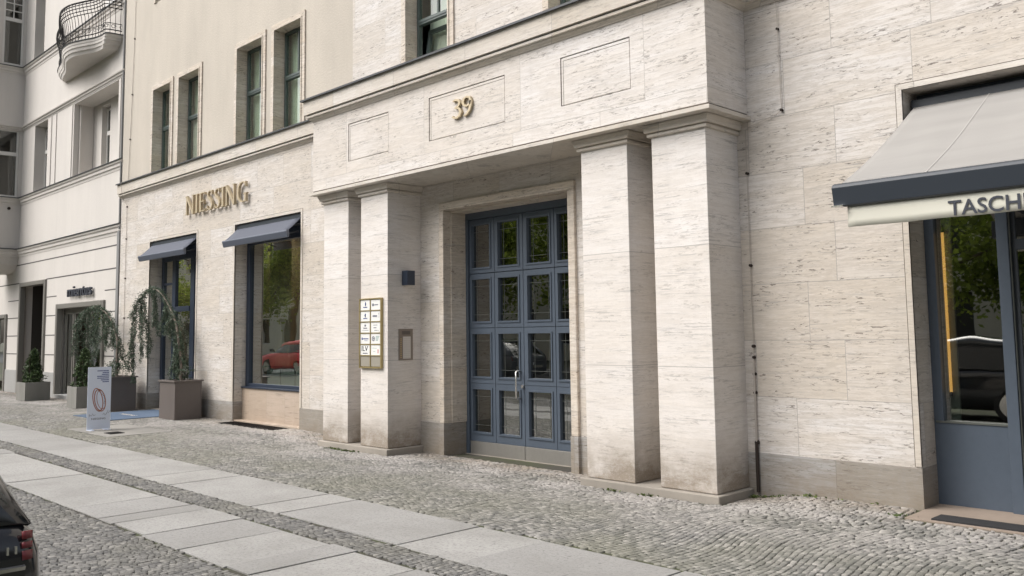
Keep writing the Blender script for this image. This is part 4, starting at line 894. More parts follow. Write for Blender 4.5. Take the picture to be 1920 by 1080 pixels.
def weeping(label, base, spine, strands, seed):
    """spine: main stem points; strands: (start fraction, length, spread)"""
    rg = random.Random(seed); T = thing('weeping_cedar', label, 'tree', base, 'weeping cedars in the taupe planters')
    sp_ = bez(spine, 7); n = len(sp_); tk = MB(); tk.tube(sp_, [0.024*(1-i/n)+0.008 for i in range(n)], 7)
    cr = MB()
    def tuft_path(pts, dens, r0):
        for i in range(len(pts)-1):
            a_, b2 = pts[i], pts[i+1]; L = (b2-a_).length; k_ = max(1, int(L/0.028))
            for j in range(k_):
                if rg.random() < 0.10: continue
                q = a_.lerp(b2, j/k_); needles(cr, q+Vector((rg.gauss(0, 1), rg.gauss(0, 1), 0))*r0*0.8, r0, dens, rg, 0.032, 0.0065)
    tuft_path(sp_[int(n*0.20):], 26, 0.034)
    for (f0, f1, cnt, l0, l1, sprd) in strands:
        for s in range(cnt):
            f = f0+(f1-f0)*(s+rg.random())/cnt; i = min(n-1, int(f*(n-1))); p = sp_[i].copy(); L = rg.uniform(l0, l1)
            dx, dy = rg.gauss(-0.03, sprd), rg.gauss(0, sprd); pts = [p]; q = p.copy(); steps = max(4, int(L/0.09))
            for st in range(steps):
                t = st/steps; q = q+Vector((dx*(1-t)*0.5/steps*4+rg.gauss(0, 0.012), dy*(1-t)*0.5/steps*4+rg.gauss(0, 0.012), -L/steps*(0.35+0.9*min(1, t*2.5)))); pts.append(q.copy())
            pts = [v_ for v_ in pts if v_.z > base[2]+0.86 or abs(v_.x-base[0]) > 0.46]
            if len(pts) < 3: continue
            tk.tube(pts, [0.007*(1-i_/len(pts))+0.002 for i_ in range(len(pts))], 4); tuft_path(pts[1:], 20, 0.021)
    # low tangle around the stem
    for s in range(10):
        p = Vector(base)+Vector((rg.uniform(-.28, .28), rg.uniform(-.2, .2), 0.82)); pts = [p, p+Vector((rg.gauss(0, .06), rg.gauss(0, .06), rg.uniform(.08, .3))), p+Vector((rg.gauss(0, .14), rg.gauss(0, .08), rg.uniform(.05, .4)))]; tuft_path(bez(pts, 3), 7, 0.015)
    tk.build('trunk', 'cedarbark', T, smooth=True); cr.build('crown', 'cedar', T, recalc=False)
weeping('weeping blue cedar arching over the mat from the planter right of the mat', (-18.34, -0.45, 0.0),
        [(-18.34, -0.45, 0.74), (-18.36, -0.45, 1.15), (-18.50, -0.45, 1.62), (-18.72, -0.43, 2.05), (-19.2, -0.42, 2.48), (-19.75, -0.40, 2.76), (-20.35, -0.40, 2.76), (-20.85, -0.40, 2.52), (-21.2, -0.42, 2.15)],
        [(0.10, 0.42, 18, 0.3, 0.75, 0.05), (0.40, 0.56, 8, 0.35, 0.8, 0.09), (0.66, 0.70, 2, 0.8, 1.1, 0.04), (0.72, 1.0, 9, 0.7, 1.6, 0.12)], 5)
weeping('weeping blue cedar trailing left over the concrete planter, behind the advertising board', (-21.6, -0.55, 0.0),
        [(-21.6, -0.55, 0.74), (-21.72, -0.52, 1.2), (-21.78, -0.5, 1.62), (-22.15, -0.48, 2.05), (-22.7, -0.46, 2.34), (-23.3, -0.45, 2.46), (-23.95, -0.45, 2.42), (-24.5, -0.46, 2.2), (-24.85, -0.48, 1.95)],
        [(0.12, 0.4, 10, 0.3, 0.85, 0.15), (0.40, 0.62, 8, 0.35, 1.0, 0.12), (0.62, 1.0, 13, 0.5, 1.3, 0.12)], 9)
def shrub(label, base, h, r, seed):
    rg = random.Random(seed); T = thing('conifer_shrub', label, 'shrub', base, 'green shrubs in the concrete planters'); lf = MB(); st = MB()
    for i in range(520):
        t = rg.random()**0.8; z = t*h; rad = r*(1-t)**0.6*(0.75+0.4*rg.random()); a_ = rg.uniform(0, 2*math.pi); q = Vector(base)+Vector((math.cos(a_)*rad*math.sqrt(rg.random()), math.sin(a_)*rad*math.sqrt(rg.random()), z)); needles(lf, q, 0.02, 9, rg, 0.045, 0.012)
    for i in range(8):
        a_ = rg.uniform(0, 6.28); st.tube([Vector(base)+Vector((0, 0, -.05)), Vector(base)+Vector((math.cos(a_)*r*.5, math.sin(a_)*r*.5, h*.5)), Vector(base)+Vector((math.cos(a_)*r*.4, math.sin(a_)*r*.4, h*rg.uniform(.7, 1)))], [0.014, 0.008, 0.003], 5)
    st.build('stem', 'bark', T); lf.build('foliage', 'yew', T, recalc=False)
shrub('dark green pointed shrub in the concrete planter before the passage', (-27.4, -0.68, 0.44), 0.95, 0.34, 1)
shrub('dark green pointed shrub in the concrete planter beside the shop window', (-23.28, -0.71, 0.46), 0.95, 0.33, 2)

# display things in the jewellery shop
T = thing('display_case', 'pale glass display case on the floor of the jewellery shop window', 'display case', (-15.8, 0.9, 0.6))
k = MB()
for i in range(4): a = -16.65+i*0.56; k.box(a, a+0.52, 0.62, 1.0, 0.62, 1.06)
k.build('case', mat('frosted_case', (0.42, 0.46, 0.43), 0.3), T, bevel=0.01)
MB().box(-16.7, -14.4, 0.58, 1.05, 1.065, 1.09).build('top', 'lead', T)
T = thing('leather_case', 'red box with studs on display in the jewellery shop window', 'box', (-14.9, 0.8, 1.1)); MB().box(-15.55, -14.9, 0.65, 0.95, 1.095, 1.42).build('body', 'red', T, bevel=0.02); k = MB(); [k.tube([(-15.50, 0.65, 1.14+i*0.08), (-15.50, 0.64, 1.14+i*0.08)], 0.015, 8) for i in range(4)]; k.build('studs', 'chrome', T)
T = thing('cushion', 'red cloth cushion beside the studded box in the display window', 'cushion', (-14.7, 0.8, 1.1)); MB().grid(10, 8, lambda u, v: (-15.0+0.62*u, 0.6+0.4*v, 1.095+0.13*math.sin(math.pi*u)**.5*math.sin(math.pi*v)**.5 if 0 < u < 1 and 0 < v < 1 else 1.095)).build('cover', 'red', T, smooth=True)
T = thing('poster', 'white poster with ring picture standing in the display window', 'poster', (-14.8, 1.0, 1.5)); MB().box(-15.1, -14.45, 1.10, 1.12, 1.45, 2.3).build('sheet', 'plaque', T); k = MB(); k.tube([(-14.85+0.12*math.cos(t*.3), 1.098, 1.98+0.17*math.sin(t*.3)) for t in range(22)], 0.006, 4); k.build('picture', 'ink', T)
MB().box(-15.1, -14.45, 1.096, 1.0995, 1.46, 1.66).build('picture', 'inkr', T)
k = MB(); k.grid(60, 2, lambda u, v: (-16.8+0.95*u, 0.75+0.05*math.sin(u*55), 0.7+2.95*v)); tag(k.build('curtain', 'curtain', None, smooth=True), 'beige floor length curtain at the left of the display window', 'curtain')
T = thing('poster', 'small white poster with red foot behind the jewellery shop door pane', 'poster', (-19.85, 0.5, 1)); MB().box(-19.98, -19.66, 0.46, 0.47, 1.0, 1.62).build('sheet', 'plaque', T); MB().prism([(-19.97, 1.01), (-19.67, 1.01), (-19.72, 1.18), (-19.86, 1.3), (-19.95, 1.14)], lambda p, t: (p[0], t, p[1]), 0.455, 0.459).build('picture', 'red', T)
T = thing('strip_lamp', 'glowing amber vertical strip lamp inside the bookshop window', 'lamp', (-3.2, 0.56, 1)); MB().tube([(-3.175, YB+0.11, 1.07), (-3.175, YB+0.11, 2.63)], 0.014, 8).build('tube', 'strip', T); MB().tube([(-3.175, YB+0.11, 1.03), (-3.175, YB+0.11, 1.07)], 0.015, 8).tube([(-3.175, YB+0.11, 2.63), (-3.175, YB+0.11, 2.70)], 0.015, 8).build('socket', 'anth', T)
T = thing('bookshelf', 'dark bookshelf full of coloured books at the back of the bookshop', 'bookshelf', (-2, 2.5, 0)); k = MB(); k.box(-3.2, -0.5, 3.0, 3.3, 0.02, 0.1)
for z in (0.5, 0.95, 1.4, 1.85, 2.3, 2.75): k.box(-3.2, -0.5, 2.95, 3.3, z, z+0.03)
k.build('frame', 'shelf', T); bk = {c2: MB() for c2 in range(4)}; x = -3.15; rg = random.Random(11)
for z in (0.53, 0.98, 1.43, 1.88, 2.33):
    x = -3.15
    while x < -0.6: w2 = rg.uniform(.02, .06); bk[rg.randrange(4)].box(x, x+w2-0.003, 2.98+rg.uniform(0, .03), 3.25, z+.001, z+rg.uniform(.22, .36)); x += w2
for c2, col in enumerate(((.35, .08, .05), (.45, .40, .30), (.08, .14, .22), (.40, .28, .06))): bk[c2].build('books', mat('book_cloth_%d' % c2, col, .6), T)

# ------------------------------------------------------------------ neighbouring house
N = thing('neighbouring_house', 'grey white stucco house with bay, loggia and wrought iron balcony at the left', 'building', (-28, 0, 0))
YN = 0.05; NX0, NX1 = -31.9, XL-0.01
PA = (-31.5, -29.1, -0.1, 3.42); SH = (-27.85, -24.35, -0.1, 2.62); FL = (-35.5, -33.0, -0.1, 2.45)
W1 = (-30.62, -29.35, 6.34, 8.55); LG = (-27.0, -23.6, 6.34, 8.55); W2 = (-31.0, -30.0, 10.75, 13.2)
mb = MB(); holed(mb, -40, NX1, -0.1, 4.5, YN, [PA, SH, FL], 0.35); holed(mb, NX0, NX1, 4.5, 15.5, YN, [W1, LG, W2], 0.55)
nw_ = mb.build('wall', 'nplaster', N, recalc=False)
# wide grooves in the ground floor plaster
k = MB()
for z in (4.10, 3.50):
    k.box(-36 if z > 3.6 else -29.0, -24.3 if z > 4 else NX1-0.3, YN-0.003, YN+0.01, z, z+0.035)
k.box(-24.3, NX1-0.3, YN-0.003, YN+0.01, 4.10, 4.135); k.box(-40, -31.7, YN-0.003, YN+0.01, 3.5, 3.535)
for z in (2.95, 2.38, 1.80, 1.22, ):
    for a, c_ in ((-32.85, -31.72), (-28.92, -28.02), (-24.2, NX1-0.3)): k.box(a, c_, YN-0.003, YN+0.01, z, z+0.03)
k.build('plaster_groove', rough_paint('shadowed_groove', (0.10, 0.095, 0.09), 20), N)
for a, c_ in ((-32.98, -31.52), (-29.08, -27.87), (-24.33, NX1), (-40, -35.52)): MB().box(a, c_, YN-0.03, YN+0.3, -0.1, 0.72).build('base_course', 'nbase', N, bevel=0.008)
# mouldings
def nprof(z, s=1.0): return [(-0.02, z-0.20*s), (0.01, z-0.20*s), (0.02, z-0.15*s), (0.05, z-0.13*s), (0.055, z-0.07*s), (0.09, z-0.05*s), (0.10, z-0.01*s), (-0.02, z+0.01)]
pathN = [(-33.4, -1.45), (NX0, -1.45), (NX0, YN), (NX1, YN)]
path_lo = [(-33.4, -1.45), (NX0, -1.45), (NX0, YN), (NX1, YN)]
k = MB()
for z, s in ((4.64, 1.3), (6.33, 1.2), (8.72, 0.7), (10.72, 1.2)): k.sweep(path_lo, nprof(z, s))
k.build('string_course', 'nplaster', N)
k = MB()
for z in (4.655, 6.345, 10.735): k.sweep(path_lo, [(0.0, z), (0.125, z-0.025), (0.125, z-0.004), (-0.0, z+0.02)])
k.build('string_course_flashing', 'zinc', N)
# bay
k = MB(); k.box(-33.4, NX0, -1.45, YN+0.01, 4.45, 6.30)
for z0, z1 in ((8.66, 10.7), (13.3, 15.5)): k.box(-33.4, NX0, -1.45, YN+0.01, z0, z1)
for z0, z1 in ((6.3, 8.66), (10.7, 13.3)):
    k.box(-33.4, NX0, -0.055 if z0 < 7 else -0.03, YN+0.01, z0, z1); k.box(-33.4, NX0, -1.45, -0.72 if z0 < 7 else -0.66, z0, z1)
bay = k.build('bay', 'nplaster', N)
pf = [(0.0, 4.5), (-0.04, 4.35), (-0.12, 4.15), (-0.30, 3.98), (-0.6, 3.90), (-1.3, 3.88)]
k = MB(); k.sweep([(-33.4, -1.45), (NX0, -1.45), (NX0, YN)], list(reversed([(o_, z_) for o_, z_ in pf])), caps=False); k.build('bay_underside', 'nplaster', N)
for z0, z1, ya, yb2 in ((6.36, 8.6, -0.71, -0.06), (10.78, 13.2, -0.65, -0.035)):
    k = MB(); xo = NX0-0.10
    zt = z0+(z1-z0)*0.64
    k.box(xo, xo+0.06, ya, ya+0.06, z0, z1); k.box(xo, xo+0.06, yb2-0.06, yb2, z0, z1); k.box(xo, xo+0.06, ya+0.06, yb2-0.06, z0, z0+0.06); k.box(xo, xo+0.06, ya+0.06, yb2-0.06, z1-0.06, z1); k.box(xo-0.0, xo+0.075, ya+0.06, yb2-0.06, zt-0.06, zt+0.06)
    if z0 > 10:
        k.box(xo+0.01, xo+0.05, (ya+yb2)/2-0.015, (ya+yb2)/2+0.015, zt+0.06, z1-0.06)
        for f in (1/3, 2/3): zz = zt+0.06+(z1-0.06-zt-0.06)*f; k.box(xo+0.012, xo+0.048, ya+0.06, yb2-0.06, zz-0.015, zz+0.015)
    w_ = k.build('window', 'white', N, bevel=0.004); MB().box(xo+0.02, xo+0.03, ya+0.06, yb2-0.06, z0+0.06, z1-0.06).build('pane', 'bayglass', w_)
    MB().box(-33.0, -32.5, ya-0.3, yb2, z0, z1).build('interior', 'roomdark', N)
# street side windows of the neighbour
def nwin(a, c_, z0, z1, y, bars=False):
    k = MB(); frame_rect(k, a, c_, z0, z1, y, y+0.07, 0.06); zt = z0+(z1-z0)*0.63; k.box(a+0.06, c_-0.06, y-0.02, y+0.07, zt-0.06, zt+0.06)
    xm = (a+c_)/2
    if bars:
        for xx in (a+(c_-a)/3, a+(c_-a)*2/3): k.box(xx-0.015, xx+0.015, y+.01, y+.06, zt+.06, z1-.06)
        for f in (1/3, 2/3): zz = zt+.06+(z1-zt-.12)*f; k.box(a+.06, c_-.06, y+.012, y+.058, zz-.015, zz+.015)
    else: k.box(xm-0.04, xm+0.04, y-0.01, y+0.07, z0+.06, zt-.06)
    w_ = k.build('window', 'white', N, bevel=0.004); MB().box(a+.06, c_-.06, y+.03, y+.036, z0+.06, z1-.06).build('pane', 'bayglass', w_)
nwin(-30.62, -29.35, 6.36, 8.5, 0.36); nwin(-31.0, -30.0, 10.78, 13.2, 0.36, True)
room(-31.0, -29.2, 0.62, 3, 6.34, 8.55).build('interior', 'roomdark', N); room(-31.2, -29.8, 0.62, 3, 10.7, 13.3).build('interior', 'roomdark', N)
mb = MB(); holed(mb, LG[0]-0.1, LG[1]+0.1, 6.2, 8.7, 0.61, [(-26.35, -25.70, 6.34, 8.45)], 0.25); mb.build('loggia_wall', 'nplaster', N, recalc=False)
nwin(-26.35, -25.70, 6.36, 8.4, 0.75); room(-26.5, -25.5, 0.9, 3, 6.3, 8.6).build('interior', 'roomdark', N)
for xx in (-29.0, -28.55, -27.14, -23.45): MB().box(xx, xx+0.05, YN-0.025, YN+0.01, 6.38, 8.56).build('pilaster_strip', 'nplaster', N)
MB().box(-26.95, -26.9, 0.2, 0.25, 6.36, 8.55).build('loggia_strip', 'nplaster', N)
# passage and shop openings
k = MB(); frame_rect(k, PA[0]-0.02, PA[1]+0.16, -0.1, PA[3]+0.10, YN-0.06, YN+0.12, 0.14, bottom=False); k.build('passage_surround', 'nframe', N, bevel=0.02)
room(PA[0], PA[1], 0.4, 3.0, -0.1, 3.5).build('passage', mat('dark_brown_wall', (0.045, 0.04, 0.035), 0.8), N)
k = MB(); frame_rect(k, PA[0]+.1, PA[1]-.1, 0, 3.35, 1.6, 1.68, 0.10); k.box((PA[0]+PA[1])/2-.05, (PA[0]+PA[1])/2+.05, 1.6, 1.68, .1, 3.2); nd_ = k.build('entrance_door', 'brown', N); MB().box(PA[0]+.2, PA[1]-.2, 1.63, 1.65, .1, 3.25).build('leaf', 'brown', nd_)
MB().box(-30.3, -29.7, 1.585, 1.60, 1.32, 1.62).build('door_sign', mat('dim_sign_plate', (0.12, 0.11, 0.11), .5), nd_)
k = MB(); frame_rect(k, SH[0]-0.06, SH[1]+0.22, -0.1, SH[3]+0.10, YN-0.06, YN+0.12, 0.15, bottom=False); k.build('shop_surround', 'nframe', N, bevel=0.02)
k = MB()
for xx in (SH[0]+.05, -27.1, -26.95, -26.0, -24.5): k.box(xx, xx+0.07, 0.22, 0.30, 0.0, 2.5)
k.box(SH[0], SH[1], 0.22, 0.30, 2.42, 2.6); k.box(-25.93, -24.5, .22, .30, .1, .3); sh_ = k.build('shop_front', 'nframe', N)
MB().box(-25.93, -24.5, .25, .26, .3, 2.42).build('pane', 'glass', sh_); MB().box(-27.75, -27.1, .25, .26, .1, 2.42).build('pane', 'glass', sh_)
room(SH[0], SH[1], 0.4, 3.2, -0.1, 2.62).build('interior', 'brown', N); MB().box(-26.9, -26.05, 0.9, 0.95, 0, 2.4).build('open_door', 'brown', N)
MB().box(SH[0], SH[1], -0.02, 0.4, -0.1, 0.10).build('shop_step', 'nbase', N, bevel=.01)
k = MB(); frame_rect(k, FL[0], FL[1]+.14, -.1, FL[3]+.1, YN-.06, YN+.12, .14, bottom=False); k.build('shop_surround', 'nframe', N, bevel=.02); MB().box(FL[0], FL[1], .25, .26, .3, 2.4).build('pane', 'glass', N); room(FL[0], FL[1], .4, 3, -.1, 2.5).build('interior', 'room', N)
MB().box(-40, NX1, 3.2, 9, -.1, 15.5).build('rear', 'nplaster', N)
MB().box(-40, NX1, 0.4, 3.2, 15.4, 15.6).build('roof', 'zinc', N)
MB().box(-40, NX0, YN+0.2, 3.2, 4.4, 15.4).build('wall', 'nplaster', N)
k = MB(); k.tube([(NX0+0.03, -0.62, 5.98), (NX0+0.0, -0.62, 5.98)], 0.05, 10); k.v = [(v_[0], v_[1]+0.33, v_[2]-0.0) for v_ in k.v]; k.build('vent_cap', 'rust', N)
# downpipe at the party wall
T = thing('downpipe', 'grey downpipe at the joint between the two buildings', 'downpipe', (-23.16, 0, 0)); MB().box(-23.25, -23.09, -0.03, 0.045, 0.0, 4.45).build('casing', 'pipe', T, bevel=.01); MB().tube([(-23.13, -0.01, 4.5), (-23.13, -0.01, 15)], 0.032, 8).build('pipe', 'pipe', T)
# sign
T = thing('shop_sign', 'dark raised letters reading mientus above the neighbouring shop door', 'sign', (-25.9, 0, 3)); text('mientus', 'lettering', T, 'ink', (-26.85, -0.02, 2.885), (1, 0, 0), (0, 0, 1), 0.29, 1.9, 0.05, 0.012)
# balcony
T = N
bc = bez([(-28.15, 0.05, 0), (-28.05, -0.10, 0), (-27.55, -0.24, 0), (-26.9, -0.36, 0), (-26.2, -0.58, 0), (-25.6, -0.74, 0), (-25.0, -0.74, 0), (-24.5, -0.58, 0), (-24.1, -0.42, 0), (-23.75, -0.36, 0), (-23.5, -0.33, 0), (-23.42, 0.05, 0)], 4)
def offs(k_, s): return [(-25.7+(p.x+25.7)*s, 0.05+(p.y-0.05)*s) for p in bc]
k = MB(); lv = [(9.38, .86), (9.46, .90), (9.47, .93), (9.55, .95), (9.56, .975), (9.62, .985), (9.64, 1.0), (9.70, 1.01), (9.705, .99)]; n = len(bc)
for z, s in lv: k.v += [(x_, y_, z) for x_, y_ in offs(0, s)]
for i in range(len(lv)-1):
    for j in range(n-1): k.f.append((i*n+j, i*n+j+1, (i+1)*n+j+1, (i+1)*n+j))
k.f.append(tuple(range(n-1, -1, -1))); k.f.append(tuple((len(lv)-1)*n+j for j in range(n)))
bal = k.build('balcony', 'nplaster', N)
k = MB(); pts = offs(0, 1.012); k.tube([(x_, y_, 9.712) for x_, y_ in pts], 0.018, 5); k.build('balcony_flashing', 'zinc', bal)
k = MB(); L = [Vector((x_, y_, 0)) for x_, y_ in offs(0, .965)]; cen = Vector((-25.75, 0.3, 0))
def out(p, d_): v_ = (p-cen); v_.x *= 0.35; return p+v_.normalized()*d_
for z, d_, r_ in ((9.84, 0, .016), (10.02, .0, .010), (10.42, .05, .013), (10.50, .09, .013), (10.58, .12, .013), (10.66, .13, .013), (10.74, .11, .024)):
    k.tube([out(p, d_)+Vector((0, 0, z)) for p in L], r_, 5)
acc = 0
for i in range(len(L)-1):
    seg = L[i+1]-L[i]; ln_ = seg.length; t = (0.13-acc % 0.13)
    while t < ln_:
        p = L[i].lerp(L[i+1], t/ln_); k.tube([out(p, d_)+Vector((0, 0, z)) for z, d_ in ((9.72, 0), (10.1, -.01), (10.35, .03), (10.5, .09), (10.66, .13), (10.74, .11))], 0.008, 4); t += 0.13
    acc += ln_
k.build('railing', 'iron', bal)
# scrolls
k = MB()
for i in range(0, len(L), 2):
    p = out(L[i], .02); tdir = (L[min(i+1, len(L)-1)]-L[max(0, i-1)]).normalized(); k.tube([p+tdir*(0.07*math.cos(t_*.7)*(1-t_*.05))+Vector((0, 0, 9.93+0.06*math.sin(t_*.7)*(1-t_*.05))) for t_ in range(12)], .007, 4)
k.build('scrollwork', 'iron', bal)
MB().box(-24.55, -23.75, 0.0, 0.06, 10.72, 13).build('balcony_door', 'white', N)

# ------------------------------------------------------------------ parked cars
def make_car(label, paint, group=None, rear=(-4.0, -7.385), name='parked_car'):
    """tail faces +x at rear[0]; right flank at y=rear[1]; 4.3 m long"""
    xr, yr = rear; hw = 0.90; yc = yr-hw; T = thing(name, label, 'car', (xr-2.15, yc, 0), group)
    # stations: x offset from tail, half width scale, bottom z, belt z
    st = [(0.0, .925, .48, .86), (-.015, .95, .36, .92), (-.06, .98, .28, .955), (-.2, .995, .24, .97), (-.4, 1.0, .24, .985), (-.9, 1.0, .22, .985), (-1.7, 1.0, .20, .97), (-2.6, 1.0, .20, .955), (-3.1, 1.0, .21, .93), (-3.6, .98, .22, .86), (-4.0, .93, .24, .78), (-4.2, .84, .28, .70), (-4.28, .70, .38, .62)]
    ring = [(0, 0), (.82, 0), (.95, .12), (1.0, .36), (1.0, .62), (.985, .82), (.955, .93), (.90, .985), (.80, 1.0), (0, 1.0)]
    full = ring+[(-a_, b2) for a_, b2 in reversed(ring[1:-1])]
    k = MB(); m_ = len(full)
    for dx, ws, zb, zt in st:
        for a_, b2 in full: k.v.append((xr+dx, yc+a_*hw*ws, zb+(zt-zb)*b2))
    for i in range(len(st)-1):
        for j in range(m_): k.f.append((i*m_+j, i*m_+(j+1) % m_, (i+1)*m_+(j+1) % m_, (i+1)*m_+j))
    k.f.append(tuple(range(m_))); k.f.append(tuple((len(st)-1)*m_+j for j in reversed(range(m_))))
    body = k.build('body', paint, T, smooth=True)
    # cabin: glass volume with painted pillars and roof
    cs = [(-.05, .90, .94, .95), (-.22, .86, .95, 1.13), (-.50, .79, .97, 1.38), (-.85, .735, .97, 1.455), (-1.6, .73, .965, 1.49), (-2.3, .73, .95, 1.45), (-2.65, .76, .94, 1.30), (-3.2, .86, .93, .95)]
    def cab(k, cs, inset=0.0, lo=0.0, hi=1.0, seg=None):
        rg_ = [(1.0, 0), (.985, .35), (.955, .7), (.90, .92), (.80, 1.0), (0, 1.015)]; fl = rg_+[(-a_, b2) for a_, b2 in reversed(rg_[:-1])]; mm = len(fl); n0 = len(k.v)
        for dx, ws, zb, zt in cs:
            for a_, b2 in fl:
                wv = 0.92*(1-b2)+ws*b2 if zt > 1.0 else ws
                k.v.append((xr+dx, yc+a_*hw*min(.95, wv+.02)-0*inset, zb+(zt-inset-zb)*b2))
        for i in range(len(cs)-1):
            for j in range(mm-1): k.f.append((n0+i*mm+j, n0+i*mm+j+1, n0+(i+1)*mm+j+1, n0+(i+1)*mm+j))
        return mm, n0
    k = MB(); mm, n0 = cab(k, cs); gl_ = k.build('glazing', 'tint', T, smooth=True)
    # roof and pillars: same surface, thickened, only selected strips
    k2 = MB(); mm, n0 = cab(k2, cs); keep = []
    for i in range(len(cs)-1):
        for j in range(mm-1):
            roof = 3 <= j <= mm-5 and 2 <= i <= 5; rail = j in (2, 3, mm-4, mm-5) ; pil = (i in (0, 1) and (j <= 3 or j >= mm-5) and i == 0) or False
            dp = i == 1 and (j <= 2 or j >= mm-4)
            if roof or (rail and 1 <= i <= 5) or pil or dp: keep.append(k2.f[i*(mm-1)+j])
    k2.f = keep; ro_ = k2.build('roof', paint, T, smooth=True); sd2 = ro_.modifiers.new('s', 'SOLIDIFY'); sd2.thickness = 0.016; sd2.offset = 0
    # spoiler lip
    MB().prism([(-.50, 1.415), (-.86, 1.47), (-.86, 1.44), (-.52, 1.385)], lambda p, t: (xr+p[0], t, p[1]), yc-.60, yc+.60).build('spoiler', paint, T, bevel=.01)
    for s in (1, -1):
        # wrap-round tail lamp in three cells
        tl = MB()
        for (za, zb) in ((.812, .848), (.858, .882), (.894, .925)):
            pts = []
            ins = lambda z: 0.0
            for (dx, wy) in ((0.001, .790), (-.001, .802), (-.005, .815), (-.012, .828)):
                pts.append((xr+dx, yc+s*wy))
            nn = len(tl.v)
            for z in (za, zb):
                tp_ = (z-.8)*.03
                for (x_, y_) in pts: tl.v.append((x_-tp_*1.2, y_-s*tp_*.3, z))
            q = len(pts)
            for i in range(q-1): tl.f.append((nn+i, nn+i+1, nn+q+i+1, nn+q+i))
        to = tl.build('tail_light', 'tail', T, smooth=True); m2 = to.modifiers.new('s', 'SOLIDIFY'); m2.thickness = 0.012; m2.offset = 0
        for wx in (-.85, -3.45):
            wh = MB(); cy_ = yc+s*(hw-.10)
            wh.tube([(xr+wx, cy_-.1, .33), (xr+wx, cy_+.1, .33)], .33, 28); wo = wh.build('wheel', 'tyre', T, bevel=.03)
            MB().tube([(xr+wx, cy_+s*.095, .33), (xr+wx, cy_+s*.108, .33)], .23, 20).build('rim', 'chrome', wo)
        MB().grid(4, 4, lambda u, v: (xr-2.75-.05*u+0.0, yc+s*(hw+.02+.18*v), 1.0+.13*u)).build('mirror', paint, T) if s else None
    MB().box(xr-.012, xr+.018, yc-.62, yc+.62, .50, .60).build('bumper_trim', 'chrome', T, bevel=.006)
    MB().prism([(xr+.012, .775), (xr+.018, .79), (xr-.03, .80), (xr-.03, .78)], lambda p, t: (p[0], t, p[1]), yc-.80, yc+.80).build('trim_strip', 'chrome', T)
    MB().box(xr-.01, xr+.012, yc-.26, yc+.26, .62, .73).build('number_plate', 'plaque', T)
    for dy in (.765, .735): 
        MB().box(xr-.005, xr+.010, yc+dy-.004, yc+dy+.004, .842, .872).build('emblem', 'chrome', T)
    return T
car = make_car('black hatchback whose rear corner shows at the lower left edge', 'carpaint')

# ------------------------------------------------------------------ across the street (seen only in the glass)
def street_tree(label, x, y, h, seed, n=15000):
    rg = random.Random(seed); T = thing('street_tree', label, 'tree', (x, y, 0), 'trees across the street'); tk = MB(); top = Vector((x+rg.uniform(-.4, .4), y, h*.45)); tk.tube([(x, y, -.1), (x, y, h*.2), top], [.26, .2, .15], 9); lf = MB(); tips = []
    for i in range(26):
        a_ = rg.uniform(0, 6.28); r_ = rg.uniform(.9, 3.0); e = Vector((x+math.cos(a_)*r_, y+math.sin(a_)*r_, h*rg.uniform(.28, .95))); mid = top.lerp(e, .5)+Vector((0, 0, .3)); tk.tube([top, mid, e], [.09, .05, .015], 5); tips += [e, mid.lerp(e, .5), mid]
    for i in range(n):
        p = rg.choice(tips)+Vector((rg.gauss(0, .55), rg.gauss(0, .55), rg.gauss(0, .45))); d = Vector((rg.gauss(0, 1), rg.gauss(0, 1), rg.gauss(0, 1))).normalized()*.10; s = d.cross(Vector((rg.gauss(0, 1), rg.gauss(0, 1), rg.gauss(0, 1)))).normalized()*.065; lf.quad(p-d, p+s, p+d, p-s)
    tk.build('trunk', 'bark', T); lf.build('crown', 'linden', T, recalc=False)
tr_lab = ['leafy street tree reflected in the bookshop window', 'leafy street tree reflected in the right half of the blue door', 'leafy street tree reflected in the upper panes of the blue door', 'leafy street tree reflected in the jewellery display window', 'leafy street tree reflected in the far left shop panes']
for i, (x, y, h) in enumerate(((-7.5, -19.5, 9), (-31, -19, 10), (-25, -19.5, 11), (-47, -18.5, 11), (-76, -20, 11))): street_tree(tr_lab[i], x, y, h, 20+i)
for i, (x, y, h) in enumerate(((-13, -20, 11), (-37, -19, 11), (-55, -19, 10), (-64, -18, 11), (-20, -20, 10))): street_tree('leafy tree in the row across the street, seen only in reflections', x, y, h, 30+i, 12000)
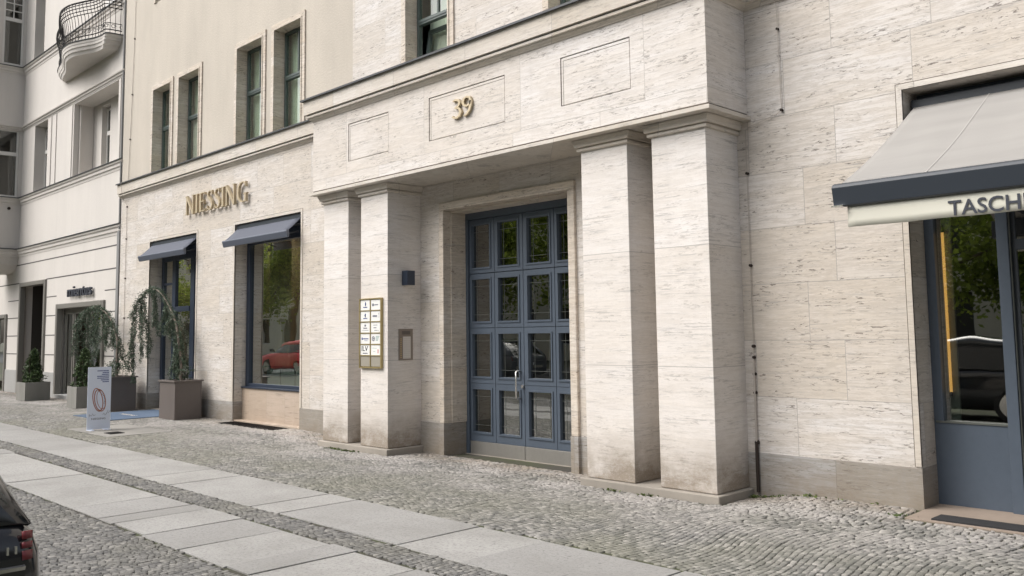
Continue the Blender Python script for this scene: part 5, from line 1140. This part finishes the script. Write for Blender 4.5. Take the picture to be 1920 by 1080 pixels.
for k_, (dx, dy, lab, pm) in enumerate(((-4.5, -3.4, 'dark parked car reflected in the bookshop window', 'carpaint'), (-17.0, -3.6, 'grey parked car reflected in the lower panes of the blue door', None), (-29.0, -3.6, 'red parked car reflected in the jewellery display window', 'red'))):
    c2 = copy_tree(car, (dx, dy, 0), lab); c2['group'] = 'parked cars reflected in the glass'
    if pm != 'carpaint':
        cm = M['red'] if pm else mat('grey_car_paint', (.12, .13, .14), .2)
        for ch in c2.children:
            if ch.name.split('.')[0] in ('body', 'roof'): ch.data = ch.data.copy(); ch.data.materials[0] = cm
HB = thing('apartment_house', 'ochre apartment house across the street, seen only as a reflection', 'building', (-28, -32, 0)); hs_ = [(-142+i*3.2, -140.6+i*3.2, 1+f*3.6, 3.2+f*3.6) for i in range(45) for f in range(4)]
mb = MB(); holed(mb, -144, 4, 0, 14.5, -30, hs_, -0.3); mb.build('wall', 'facade2', HB, recalc=False); MB().box(-144, 4, -42, -30.32, 0, 14.6).build('interior', 'roomdark', HB)
k = MB(); [frame_rect(k, a_, b2, c2, d2, -30.22, -30.16, .07) for a_, b2, c2, d2 in hs_]; k.build('window_frames', 'white', HB)

# ------------------------------------------------------------------ weeds at the wall foot
k = MB(); rg = random.Random(44)
for (cx_, cy_, s, n_) in ((-12.0, -0.78, .12, 60), (-5.95, -0.76, .06, 30), (-4.95, -0.1, .12, 50), (-6.4, -0.78, .05, 20), (-3.4, -0.42, .05, 18), (-11.6, -0.80, .12, 50), (-4.4, -0.06, .3, 40)):
    for i in range(n_):
        x_, y_ = rg.gauss(cx_, s), rg.gauss(cy_, .02); z_ = float(gz(x_, y_))-.005; h_ = rg.uniform(.01, .035); a_ = rg.uniform(0, 6.28); w2 = .006
        k.quad((x_-w2*math.cos(a_), y_-w2*math.sin(a_), z_), (x_+w2*math.cos(a_), y_+w2*math.sin(a_), z_), (x_+rg.gauss(0, .015), y_+rg.gauss(0, .015), z_+h_), (x_+rg.gauss(0, .015), y_+rg.gauss(0, .015), z_+h_*.8))
o_ = k.build('weeds', 'weed', None, recalc=False); o_['kind'] = 'stuff'; o_['label'] = 'small green weeds and moss at the foot of the pillars'; o_['category'] = 'weeds'
